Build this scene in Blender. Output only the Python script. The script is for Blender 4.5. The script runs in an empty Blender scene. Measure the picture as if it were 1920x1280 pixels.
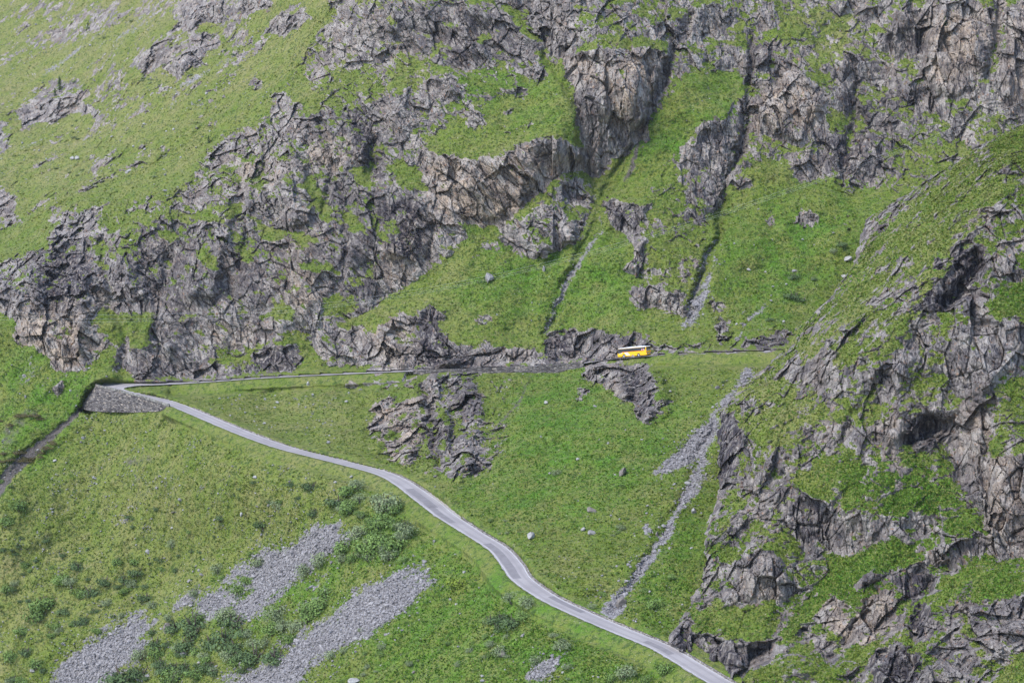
import bpy, bmesh, math, random
import numpy as np
from mathutils import Vector, Matrix
random.seed(7); rng = np.random.default_rng(11)
scene = bpy.context.scene
COL = scene.collection
# ------------------------------------------------------------------ camera, sky, sun, exposure
F = 3850.0; PITCH = math.radians(7.0); CZ = 89.4          # focal length in 1920-px units, tilt, height over the bus
CP, SP = math.cos(PITCH), math.sin(PITCH)
cd = bpy.data.cameras.new('camera'); cam = bpy.data.objects.new('camera', cd); COL.objects.link(cam)
cd.sensor_width = 36.0; cd.lens = 36.0 * F / 1920.0; cd.clip_start = 1.0; cd.clip_end = 9000.0
cam.location = (0, 0, CZ); cam.rotation_euler = (math.radians(90) - PITCH, 0, 0)
scene.camera = cam
SUN_EL, SUN_AZ = 52.0, -128.0        # elevation; direction the light comes from, degrees clockwise from +Y
world = bpy.data.worlds.new('World'); scene.world = world; world.use_nodes = True
wn = world.node_tree; bg = wn.nodes['Background']
sky = wn.nodes.new('ShaderNodeTexSky'); sky.sky_type = 'NISHITA'; sky.sun_disc = False
sky.sun_elevation = math.radians(SUN_EL); sky.sun_rotation = math.radians(SUN_AZ)
sky.air_density = 1.0; sky.dust_density = 2.5; sky.ozone_density = 1.0; sky.altitude = 1800
wn.links.new(sky.outputs[0], bg.inputs[0]); bg.inputs[1].default_value = 0.15
sd = bpy.data.lights.new('sun', 'SUN'); sun = bpy.data.objects.new('sun', sd); COL.objects.link(sun)
sd.energy = 1.45; sd.angle = math.radians(22); sd.color = (1.0, 0.95, 0.87)
az, el = math.radians(SUN_AZ), math.radians(SUN_EL)
sdir = Vector((math.sin(az) * math.cos(el), math.cos(az) * math.cos(el), math.sin(el)))
sun.rotation_euler = sdir.to_track_quat('Z', 'Y').to_euler(); sun.location = (0, 300, 500)
scene.view_settings.view_transform = 'Standard'; scene.view_settings.look = 'None'
scene.view_settings.exposure = 1.58; scene.view_settings.gamma = 1.0

HAZE = 0.00002
# ------------------------------------------------------------------ helpers
def tag(o, label=None, cat=None, group=None, kind=None):
    if label: o['label'] = label
    if cat: o['category'] = cat
    if group: o['group'] = group
    if kind: o['kind'] = kind
    return o
def link(name, me, mat=None, parent=None):
    o = bpy.data.objects.new(name, me); COL.objects.link(o)
    if mat is not None and len(me.materials) == 0: me.materials.append(mat)
    if parent is not None: o.parent = parent
    return o
def empty(name, loc):
    o = bpy.data.objects.new(name, None); COL.objects.link(o); o.location = loc; o.empty_display_size = 0.2
    return o
def mesh_np(name, verts, quads, smooth=True):
    """verts (N,3), quads (M,4) or (M,3)"""
    k = quads.shape[1]
    me = bpy.data.meshes.new(name)
    me.vertices.add(len(verts)); me.vertices.foreach_set('co', np.ascontiguousarray(verts, np.float32).ravel())
    me.loops.add(quads.size); me.loops.foreach_set('vertex_index', np.ascontiguousarray(quads, np.int32).ravel())
    me.polygons.add(len(quads))
    me.polygons.foreach_set('loop_start', np.arange(0, quads.size, k, dtype=np.int32))
    me.polygons.foreach_set('loop_total', np.full(len(quads), k, np.int32))
    sm = smooth if isinstance(smooth, np.ndarray) else np.full(len(quads), bool(smooth))
    me.polygons.foreach_set('use_smooth', sm)
    me.update(calc_edges=True); me.validate(); return me
def attr_col(me, name, arr):
    a = me.attributes.new(name, 'FLOAT_COLOR', 'POINT'); a.data.foreach_set('color', np.ascontiguousarray(arr, np.float32).ravel())
def ray(u, v):
    dx = (np.asarray(u, float) - 960) / F; dy = (640 - np.asarray(v, float)) / F
    return dx, CP + dy * SP, -SP + dy * CP
def unproj(u, v, Y):
    dx, ry, rz = ray(u, v); t = np.asarray(Y, float) / ry
    return np.stack([dx * t, ry * t, CZ + rz * t], -1)
def at_z(u, v, z):
    dx, ry, rz = ray(u, v); t = (np.asarray(z, float) - CZ) / rz
    return np.stack([dx * t, ry * t, CZ + rz * t], -1)
def proj(P):
    P = np.asarray(P, float); x, y, z = P[..., 0], P[..., 1], P[..., 2] - CZ
    d = y * CP - z * SP; h = y * SP + z * CP
    return 960 + F * x / d, 640 - F * h / d
# ---- noise
def h32(ix, iy, iz, seed):
    h = (ix.astype(np.uint32) * np.uint32(374761393) + iy.astype(np.uint32) * np.uint32(668265263) + iz.astype(np.uint32) * np.uint32(2147483647 - 58) + np.uint32((seed * 974711 + 12345) & 0xffffffff))
    h ^= h >> np.uint32(13); h *= np.uint32(1274126177); h ^= h >> np.uint32(16); h *= np.uint32(2246822519); h ^= h >> np.uint32(15)
    return h
def vnoise(p, seed):
    """gradient noise, p (...,3) -> about -1..1"""
    sh = p.shape[:-1]; p = p.reshape(-1, 3).astype(np.float32); out = np.empty(len(p), np.float32)
    for s in range(0, len(p), 300000):
        q = p[s:s + 300000]; f0 = np.floor(q); i = f0.astype(np.int32); f = q - f0
        w = f * f * f * (f * (f * 6 - 15) + 10); acc = 0
        for a in (0, 1):
            for b in (0, 1):
                for c in (0, 1):
                    h = h32(i[:, 0] + a, i[:, 1] + b, i[:, 2] + c, seed)
                    gx = (h & np.uint32(1023)).astype(np.float32) / 511.5 - 1; gy = ((h >> np.uint32(10)) & np.uint32(1023)).astype(np.float32) / 511.5 - 1
                    gz = ((h >> np.uint32(20)) & np.uint32(1023)).astype(np.float32) / 511.5 - 1
                    d = gx * (f[:, 0] - a) + gy * (f[:, 1] - b) + gz * (f[:, 2] - c)
                    wx = w[:, 0] if a else 1 - w[:, 0]; wy = w[:, 1] if b else 1 - w[:, 1]; wz = w[:, 2] if c else 1 - w[:, 2]
                    acc = acc + d * wx * wy * wz
        out[s:s + 300000] = acc * 1.5
    return out.reshape(sh)
def fbm(p, seed, octs=4, gain=0.5):
    a, tot, out = 1.0, 0.0, 0
    for o in range(octs):
        out = out + a * vnoise(p * (2.03 ** o), seed + o * 17); tot += a; a *= gain
    return out / tot * 1.5
def voro(p, seed):
    """returns F1, F2, facet height (random offset + random tilt about the cell's centre)"""
    p = p.reshape(-1, 3).astype(np.float32); n = len(p)
    R1 = np.empty(n, np.float32); R2 = np.empty(n, np.float32); FH = np.empty(n, np.float32)
    for s in range(0, n, 200000):
        q = p[s:s + 200000]; f0 = np.floor(q); i = f0.astype(np.int32); f = q - f0; m = len(q)
        b1 = np.full(m, 9, np.float32); b2 = np.full(m, 9, np.float32); fh = np.zeros(m, np.float32)
        for a in (-1, 0, 1):
            for b in (-1, 0, 1):
                for c in (-1, 0, 1):
                    h = h32(i[:, 0] + a, i[:, 1] + b, i[:, 2] + c, seed)
                    r0 = (h & np.uint32(1023)).astype(np.float32) / 1023; r1 = ((h >> np.uint32(10)) & np.uint32(1023)).astype(np.float32) / 1023
                    r2 = ((h >> np.uint32(20)) & np.uint32(1023)).astype(np.float32) / 1023
                    dx = f[:, 0] - a - r0; dy = f[:, 1] - b - r1; dz = f[:, 2] - c - r2
                    d = dx * dx + dy * dy + dz * dz
                    h2 = h * np.uint32(2654435761); h2 ^= h2 >> np.uint32(15)
                    t0 = (h2 & np.uint32(255)).astype(np.float32) / 127.5 - 1; t1 = ((h2 >> np.uint32(8)) & np.uint32(255)).astype(np.float32) / 127.5 - 1
                    t2 = ((h2 >> np.uint32(16)) & np.uint32(255)).astype(np.float32) / 127.5 - 1
                    hh = t2 * 0.45 + 1.35 * (t0 * dx + t1 * dz) + .5 * t2 * dy
                    near = d < b1
                    b2 = np.where(near, b1, np.minimum(b2, d)); fh = np.where(near, hh, fh); b1 = np.where(near, d, b1)
        R1[s:s + 200000] = np.sqrt(b1); R2[s:s + 200000] = np.sqrt(b2); FH[s:s + 200000] = fh
    return R1, R2, FH
def blur1(a, sig, ax):
    n = a.shape[ax]; r = int(max(1, round(3 * sig)))
    k = np.exp(-0.5 * (np.arange(-r, r + 1) / max(sig, 1e-3)) ** 2); k /= k.sum()
    pad = [(0, 0), (0, 0)]; pad[ax] = (r, r)
    b = np.pad(a, pad, mode='edge'); L = n + 4 * r
    B = np.fft.rfft(b, L, axis=ax); K = np.fft.rfft(k, L)
    K = K[:, None] if ax == 0 else K[None, :]
    c = np.fft.irfft(B * K, L, axis=ax)
    sl = [slice(None)] * 2; sl[ax] = slice(2 * r, 2 * r + n)
    return c[tuple(sl)]
def blur(a, su, sv=None):
    sv = su if sv is None else sv
    return blur1(blur1(a, su, 1), sv, 0)
def sstep(a, b, x):
    t = np.clip((x - a) / (b - a), 0, 1); return t * t * (3 - 2 * t)
# ---- world-anchored maps, 2 px cells over u -200..2120, v -160..1440
U0, V0, MS = -200.0, -160.0, 2.0
MW, MH = int(2320 / MS) + 1, int(1600 / MS) + 1
MU, MV = np.meshgrid(U0 + MS * np.arange(MW), V0 + MS * np.arange(MH))
def inpoly(pu, pv, poly):
    ins = np.zeros(pu.shape, bool); n = len(poly)
    for i in range(n):
        x1, y1 = poly[i]; x2, y2 = poly[(i + 1) % n]
        if y1 == y2: continue
        c = ((y1 > pv) != (y2 > pv)) & (pu < (x2 - x1) * (pv - y1) / (y2 - y1) + x1); ins ^= c
    return ins
def paint(m, poly, val):
    xs = [p[0] for p in poly]; ys = [p[1] for p in poly]
    a = max(0, int((min(xs) - U0) / MS) - 1); b = min(MW, int((max(xs) - U0) / MS) + 3)
    c = max(0, int((min(ys) - V0) / MS) - 1); d = min(MH, int((max(ys) - V0) / MS) + 3)
    if b <= a or d <= c: return
    sub = m[c:d, a:b]; sub[inpoly(MU[c:d, a:b], MV[c:d, a:b], poly)] = val
def stroke(m, pts, w, val):
    w = w if isinstance(w, (list, tuple)) else [w] * len(pts)
    L, R = [], []
    for i, (x, y) in enumerate(pts):
        x0, y0 = pts[max(0, i - 1)]; x1, y1 = pts[min(len(pts) - 1, i + 1)]
        d = math.hypot(x1 - x0, y1 - y0) or 1; nx, ny = -(y1 - y0) / d, (x1 - x0) / d
        L.append((x + nx * w[i] / 2, y + ny * w[i] / 2)); R.append((x - nx * w[i] / 2, y - ny * w[i] / 2))
    paint(m, L + R[::-1], val)
def samp(m, u, v):
    x = np.clip((u - U0) / MS, 0, MW - 1.001); y = np.clip((v - V0) / MS, 0, MH - 1.001)
    i = x.astype(int); j = y.astype(int); fx = x - i; fy = y - j
    return (m[j, i] * (1 - fx) + m[j, i + 1] * fx) * (1 - fy) + (m[j + 1, i] * (1 - fx) + m[j + 1, i + 1] * fx) * fy
def T(ox, oy, pts): return [(ox + x / 2.977, oy + y / 2.977) for x, y in pts]
def tps(ctrl):
    c = np.array(ctrl, float); X = c[:, :2] / 1000; n = len(X)
    def ker(d2): return np.where(d2 > 0, d2 * np.log(np.maximum(d2, 1e-12)), 0)
    K = ker(((X[:, None] - X[None]) ** 2).sum(-1)) + np.eye(n) * 2e-5
    Pm = np.c_[np.ones(n), X]; A = np.zeros((n + 3, n + 3)); A[:n, :n] = K; A[:n, n:] = Pm; A[n:, :n] = Pm.T
    w = np.linalg.solve(A, np.r_[c[:, 2], 0, 0, 0])
    gu = np.arange(U0, U0 + 2320 + 16, 16.0); gv = np.arange(V0, V0 + 1600 + 16, 16.0)
    GU, GV = np.meshgrid(gu, gv); q = np.c_[GU.ravel(), GV.ravel()] / 1000
    r = ker(((q[:, None] - X[None]) ** 2).sum(-1)) @ w[:n] + w[n] + q @ w[n + 1:]
    G = r.reshape(GU.shape)
    x = np.clip((MU - U0) / 16, 0, GU.shape[1] - 1.001); y = np.clip((MV - V0) / 16, 0, GU.shape[0] - 1.001)
    i = x.astype(int); j = y.astype(int); fx = x - i; fy = y - j
    m = (G[j, i] * (1 - fx) + G[j, i + 1] * fx) * (1 - fy) + (G[j + 1, i] * (1 - fx) + G[j + 1, i + 1] * fx) * fy
    return blur(m, 5)
# ------------------------------------------------------------------ what grows and what is bare, traced off the slope
Rk = np.zeros((MH, MW)); Tan = np.zeros((MH, MW)); Dark = np.zeros((MH, MW)); Grv = np.zeros((MH, MW))
Dirt = np.zeros((MH, MW)); Yel = np.zeros((MH, MW)); Lush = np.zeros((MH, MW)); Gul = np.zeros((MH, MW))
Bs = np.zeros((MH, MW))                                    # rock share on the near spur
def P(pts, val=1.0, m=None): paint(Rk if m is None else m, pts, val)
# country of mixed turf and rock
P([(1080,-160),(2120,-160),(2120,230),(1700,365),(1560,352),(1500,400),(1420,440),(1340,345),(1260,400),(1185,400),(1200,250),(1280,100),(1280,60),(1085,85)], .44)
P([(560,120),(740,-160),(1080,-160),(1010,160),(880,210),(790,270),(740,175),(640,215),(600,200)], .44)
P([(690,700),(940,690),(1000,700),(950,800),(930,880),(820,900),(740,880),(690,820)], .42); P([(800,700),(900,700),(905,800),(870,890),(830,900),(800,850),(790,780)], .60); P([(690,760),(800,735),(800,870),(745,880),(690,820)], .48); P([(1190,380),(1340,345),(1320,480),(1280,590),(1190,580)], .36); P([(1290,300),(1400,250),(1380,330),(1300,430)], .5)
P([(-200,-160),(560,-160),(400,250),(300,180),(120,220),(0,260),(-200,300)], .30); P([(0,260),(300,260),(200,380),(0,440)], .26); P([(195,380),(340,340),(290,430),(270,600),(230,700),(190,650)], .42)
for pts, w, v in (([(-40,150),(60,95),(160,55),(230,20)], 26, .5), ([(40,330),(150,270),(270,205),(350,160)], 22, .46), ([(180,360),(290,290),(370,230)], 18, .42), ([(380,190),(450,120),(500,60),(560,10)], 24, .48), ([(570,160),(620,110),(680,40)], 26, .5), ([(0,420),(70,385),(150,350),(230,320)], 24, .48), ([(250,120),(340,60),(420,20)], 22, .45), ([(90,270),(180,225),(250,180)], 18, .45), ([(500,215),(560,130),(600,90)], 18, .5)): stroke(Rk, pts, [w * .4] + [w] * (len(pts) - 2) + [w * .4], v)
for q, v in (([(1215,240),(1290,140),(1385,130),(1395,180),(1330,225),(1300,235),(1270,280),(1220,340),(1190,400),(1180,360),(1200,290)], .04), ([(1440,-100),(1600,-100),(1620,40),(1560,120),(1510,90),(1460,70)], .26), ([(1240,300),(1280,290),(1300,420),(1320,440),(1300,540),(1230,520),(1215,400)], .26), ([(1360,360),(1420,300),(1470,310),(1560,340),(1500,440),(1400,560),(1330,560),(1345,450)], .1), ([(1510,100),(1560,120),(1575,180),(1560,230),(1535,160)], .35), ([(1100,30),(1150,30),(1170,60),(1120,62)], .3)): P(q, v)
# big massif
P([(343,353),(373,295),(403,265),(447,235),(494,218),(503,190),(512,168),(551,188),(578,213),(600,202),(640,213),(672,195),(705,172),(722,178),(760,176),(815,145),(860,142),(882,154),(860,186),(828,206),(792,216),(782,245),(790,262),(828,288),(875,277),(935,280),(976,269),(1050,255),(1075,268),(1095,287),(1102,322),(1060,322),(1020,355),(975,395),(942,422),(905,425),(860,410),(882,450),(860,465),(821,494),(788,517),(741,548),(707,570),(660,598),(640,612),(640,660),(598,640),(560,625),(477,655),(420,665),(365,680),(330,715),(240,700),(235,680),(250,640),(285,620),(285,590),(262,575),(270,540),(255,500),(270,430),(300,400)], .70)
P([(-200,500),(0,487),(44,477),(84,460),(100,420),(95,392),(130,395),(190,385),(197,430),(180,470),(190,500),(195,560),(185,610),(190,650),(165,690),(110,700),(100,670),(60,650),(50,620),(0,580),(-200,600)], .95)
P([(27,601),(55,596),(60,640),(40,652),(28,630)], 1)
P([(205,480),(235,462),(270,500),(279,560),(262,590),(225,585),(208,540)], .95)
P([(200,440),(275,378),(300,420),(270,440),(255,500),(235,462)], .5)
P([(285,608),(300,612),(322,660),(300,665)], 1)
P([(365,680),(470,652),(545,625),(560,640),(500,650),(450,676),(420,690),(386,680)], .15)
P([(400,620),(477,615),(470,648),(420,655)], .75)
P([(232,658),(296,655),(333,675),(356,679),(420,686),(450,679),(504,648),(554,642),(556,699),(470,706),(403,712),(300,715),(249,712)], 1)
for g in ([(353,396),(420,400),(420,414),(360,413)], [(437,333),(494,335),(494,347),(445,348)], [(568,322),(590,330),(605,360),(622,400),(618,415),(590,390),(570,350)],
          [(657,312),(697,318),(700,350),(665,345)], [(725,315),(780,303),(797,350),(790,365),(770,350),(740,340)], [(447,457),(477,470),(475,500),(450,495)],
          [(535,435),(600,440),(610,460),(560,455)], [(571,487),(615,495),(612,512),(575,505)], [(188,580),(240,590),(235,650),(190,650)],
          [(245,605),(285,590),(290,640),(270,660),(243,655)], [(343,580),(373,583),(360,608),(340,600)], [(300,440),(330,430),(345,455),(320,470)],
          [(380,470),(420,480),(410,500),(375,490)], [(490,430),(520,420),(530,450),(505,460)], [(420,380),(455,385),(450,410),(425,405)], [(640,400),(670,395),(690,430),(660,440)],
          [(500,560),(560,575),(550,600),(510,600)], [(610,560),(680,560),(650,590),(610,595)], [(850,285),(880,280),(960,285),(930,300),(870,300)], [(845,405),(905,425),(950,425),(990,400),(960,440),(900,455),(870,430)]):
    P(g, .12)
P([(790,292),(870,290),(960,287),(1045,268),(1100,300),(1060,319),(1000,375),(940,425),(860,412),(820,380)], 1); P([(850,287),(930,283),(925,296),(870,298)], .2)
# top centre
for q, v in (([(741,8),(770,3),(795,20),(785,50),(760,55),(742,35)], 1), ([(700,45),(740,30),(770,60),(745,65)], .6),
     ([(791,27),(828,20),(875,27),(942,20),(962,40),(966,67),(949,84),(942,107),(929,118),(889,104),(842,81),(808,77),(791,67)], .95),
     ([(820,33),(860,38),(872,52),(840,55)], .1), ([(880,65),(920,58),(928,75),(895,87)], .1), ([(768,64),(800,62),(812,90),(785,105),(765,95)], .8),
     ([(815,105),(860,102),(895,112),(902,125),(870,132),(830,122)], .9), ([(700,100),(735,100),(737,125),(710,130)], .8), ([(655,110),(690,108),(690,130),(660,132)], .6),
     ([(655,30),(675,35),(672,65),(655,60)], .7), ([(962,-100),(1100,-100),(1077,0),(1080,67),(1073,100),(1060,121),(1040,110),(1010,77),(990,34),(962,0)], 1),
     ([(955,70),(985,60),(1005,90),(1025,130),(1020,158),(990,150),(965,115),(950,120),(947,100)], .85),
     ([(1003,80),(1040,115),(1060,130),(1075,170),(1082,220),(1060,215),(1035,150)], 0),
     ([(1085,-100),(1275,-100),(1275,0),(1278,50),(1262,75),(1200,85),(1150,80),(1110,80),(1085,80)], .6),
     ([(1060,115),(1087,97),(1127,81),(1191,88),(1241,97),(1246,134),(1231,178),(1211,228),(1184,250),(1190,280),(1175,295),(1140,290),(1135,320),(1115,340),(1105,330),(1103,290),(1095,260),(1080,215),(1080,170),(1066,155)], 1),
     ([(1262,75),(1285,40),(1290,60),(1262,120),(1240,190),(1215,235),(1205,260),(1190,250),(1215,228),(1235,175),(1248,120)], 1),
     ([(1030,370),(1055,345),(1075,325),(1100,345),(1112,380),(1105,410),(1090,440),(1050,470),(985,482),(960,475),(935,455),(940,430),(985,400)], .85),
     ([(1060,319),(1075,325),(1050,350),(1000,395),(945,435),(940,425),(980,395),(1025,355)], 0),
     ([(1133,378),(1160,372),(1205,385),(1200,420),(1195,450),(1185,455),(1170,440),(1140,438),(1132,410)], 1),
     ([(870,215),(895,205),(912,225),(905,240),(880,240)], .9), ([(940,200),(960,205),(955,218),(938,215)], .8), ([(965,165),(995,175),(990,190),(970,185)], .7), ([(940,240),(1010,225),(1005,240),(950,255)], .6),
     # top right
     ([(1300,20),(1340,10),(1365,22),(1372,45),(1355,62),(1310,72),(1295,75),(1295,40)], .95), ([(1335,85),(1385,90),(1400,125),(1360,130),(1330,110)], .7),
     ([(1310,232),(1340,230),(1375,240),(1385,260),(1370,290),(1340,290),(1315,262)], .9), ([(1280,275),(1330,285),(1370,300),(1360,340),(1345,390),(1325,430),(1280,405),(1280,340)], .75),
     ([(1412,90),(1455,85),(1450,110),(1440,130),(1425,160),(1412,165)], 1),
     ([(1461,114),(1482,110),(1508,141),(1535,168),(1535,202),(1559,235),(1532,252),(1512,255),(1498,269),(1468,269),(1441,252),(1408,242),(1408,188),(1431,148)], 1),
     ([(1530,240),(1580,245),(1578,290),(1570,325),(1550,320),(1540,280)], 1),
     ([(1560,130),(1590,120),(1600,100),(1640,130),(1660,160),(1640,170),(1610,165),(1600,200),(1590,210),(1570,180)], .75),
     ([(1600,190),(1680,190),(1740,215),(1755,240),(1740,270),(1720,300),(1700,330),(1650,345),(1600,365),(1590,320),(1593,270),(1605,230)], .58),
     ([(1623,30),(1650,18),(1655,40),(1625,50)], 1), ([(1560,0),(1610,0),(1605,15),(1570,25)], .8),
     ([(1686,30),(1730,20),(1777,13),(1834,3),(1861,27),(1864,67),(1851,104),(1834,134),(1817,171),(1804,181),(1750,175),(1727,134),(1717,107),(1697,94),(1683,60)], 1),
     ([(1700,-100),(1960,-100),(1834,3),(1777,13),(1730,20)], .7),
     ([(1645,70),(1690,60),(1700,95),(1680,105),(1655,90)], .95), ([(1690,170),(1740,165),(1765,190),(1780,215),(1790,230),(1775,228),(1740,205),(1700,190)], 1),
     ([(1835,160),(1870,140),(1860,160),(1830,200),(1800,250),(1770,275),(1755,265),(1780,235),(1810,200)], .8), ([(1885,10),(2120,-40),(2120,205),(1900,210),(1885,190),(1880,150),(1875,120),(1885,60)], 1),
     ([(1415,20),(1455,15),(1460,50),(1420,60)], .6), ([(1330,0),(1400,0),(1410,70),(1400,60),(1345,10)], .5), ([(1500,85),(1520,80),(1522,100),(1505,98)], .8),
     # band over the road
     ([(1380,635),(1420,628),(1460,615),(1495,612),(1480,635),(1470,656),(1380,658)], 1), ([(1307,630),(1322,627),(1322,652),(1308,652)], 1), ([(1333,640),(1355,605),(1370,605),(1365,650),(1335,652)], 1),
     ([(1322,545),(1340,560),(1368,575),(1355,590),(1335,588)], .9), ([(1280,568),(1300,580),(1295,605),(1275,605)], 1), ([(1240,650),(1380,652),(1380,660),(1240,664)], 1),
     ([(640,620),(680,610),(690,640),(710,660),(715,692),(660,684),(640,674)], .8), ([(715,620),(735,600),(760,590),(775,600),(775,630),(830,640),(880,658),(895,668),(900,690),(860,690),(780,694),(720,696),(712,660)], 1),
     ([(785,585),(805,575),(835,585),(830,600),(800,615),(782,618)], 1), ([(895,640),(925,645),(935,665),(940,686),(900,689)], 1), ([(940,665),(965,648),(1000,655),(1020,665),(1020,682),(960,687),(945,687)], 1),
     ([(1025,630),(1040,628),(1090,625),(1120,618),(1160,625),(1190,628),(1230,640),(1245,650),(1240,664),(1150,670),(1090,678),(1025,683)], 1),
     ([(1190,440),(1210,440),(1205,480),(1200,510),(1175,512),(1172,500),(1190,485)], .95), ([(1190,540),(1215,530),(1250,525),(1260,545),(1275,555),(1280,580),(1270,583),(1240,575),(1200,578),(1188,560)], .9),
     ([(905,450),(935,455),(925,470),(900,465)], .9), ([(885,480),(905,478),(900,490),(882,488)], .8), ([(930,485),(955,478),(958,490),(935,492)], .7), ([(880,590),(925,595),(920,610),(890,612)], .5), ([(1430,400),(1460,400),(1450,430),(1435,425)], .5), ([(1490,400),(1530,395),(1535,420),(1500,425)], .8), ([(1350,300),(1400,330),(1420,350),(1400,365),(1360,340)], .7), ([(1480,300),(1520,300),(1510,325),(1485,318)], .7),
     ([(690,640),(715,605),(760,586),(800,596),(830,628),(880,648),(930,656),(1020,652),(1020,688),(690,702)], .95), ([(1018,692),(1026,626),(1100,618),(1165,622),(1238,638),(1242,666),(1150,676)], 1), ([(575,640),(640,618),(690,630),(690,695),(600,690)], .7), ([(1330,650),(1345,600),(1372,598),(1368,655)], 1),
     # under the upper road
     ([(688,705),(740,698),(745,720),(720,728),(690,715)], .85), ([(740,698),(790,700),(780,720),(745,730)], .65),
     ([(800,705),(840,700),(870,695),(880,710),(880,730),(892,740),(900,750),(905,765),(885,780),(900,795),(905,800),(880,800),(860,785),(845,765),(825,745),(808,735),(803,720)], 1),
     ([(820,745),(845,735),(852,760),(825,765)], .9), ([(695,755),(735,742),(738,760),(700,775)], .9), ([(685,790),(720,770),(780,740),(795,745),(785,765),(740,795),(710,815),(690,815)], .9),
     ([(740,805),(780,778),(795,785),(780,810),(745,820)], .95), ([(725,840),(760,815),(795,810),(790,840),(785,870),(760,875),(740,860)], .95),
     ([(840,835),(880,815),(910,818),(912,840),(900,865),(870,880),(840,880),(832,850)], .95), ([(805,790),(840,790),(845,830),(825,850),(800,830)], .6), ([(870,795),(900,800),(900,820),(880,815)], .7),
     ([(835,850),(905,850),(930,855),(920,875),(880,895),(870,880),(832,900),(830,870)], .9), ([(740,850),(795,850),(790,865),(760,875),(742,865)], .9),
     ([(648,715),(670,712),(672,725),(655,732)], .9), ([(940,700),(960,705),(958,718),(942,715)], .7), ([(925,840),(940,815),(945,845),(935,860)], .5),
     ([(1084,690),(1124,678),(1177,682),(1225,684),(1232,715),(1238,720),(1225,735),(1235,748),(1275,742),(1278,752),(1231,783),(1211,797),(1187,768),(1164,738),(1127,729),(1095,714)], 1),
     ([(1078,720),(1095,715),(1115,735),(1100,750),(1082,755)], .8), ([(1280,690),(1320,685),(1315,705),(1285,712)], .35),
     ([(100,725),(122,712),(125,735),(108,740)], .8),
     # the far slope, upper left
     ([(335,20),(365,0),(420,5),(430,25),(415,45),(395,30),(375,45),(350,58),(335,55)], .85), ([(320,140),(335,105),(375,62),(400,75),(405,90),(365,120),(330,148)], .9), ([(258,115),(290,85),(320,85),(300,105),(265,122)], .8),
     ([(450,0),(510,0),(500,20),(470,20),(445,15)], .8), ([(515,60),(540,25),(560,35),(540,65),(520,72)], .9), ([(555,20),(575,10),(583,30),(565,45)], .8),
     ([(30,215),(75,175),(110,150),(130,150),(148,165),(140,190),(170,200),(185,205),(170,218),(140,205),(100,235),(40,245)], .85), ([(-200,200),(0,215),(20,240),(20,290),(-200,300)], .75),
     ([(168,300),(220,280),(230,290),(180,320),(165,340)], .7), ([(55,5),(85,0),(120,10),(80,18)], .6), ([(155,60),(190,45),(200,40),(170,60)], .7), ([(-200,340),(0,340),(30,380),(35,420),(0,440),(-200,450)], .75),
     ([(470,150),(490,140),(490,165),(470,170)], .8), ([(270,25),(300,5),(310,8),(285,30)], .5), ([(430,60),(445,50),(440,75),(430,80)], .5), ([(250,265),(275,255),(265,285)], .5), ([(615,60),(640,40),(660,70),(640,95)], .6), ([(610,0),(650,0),(640,15),(620,12)], .6)):
    P(q, v)
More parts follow.
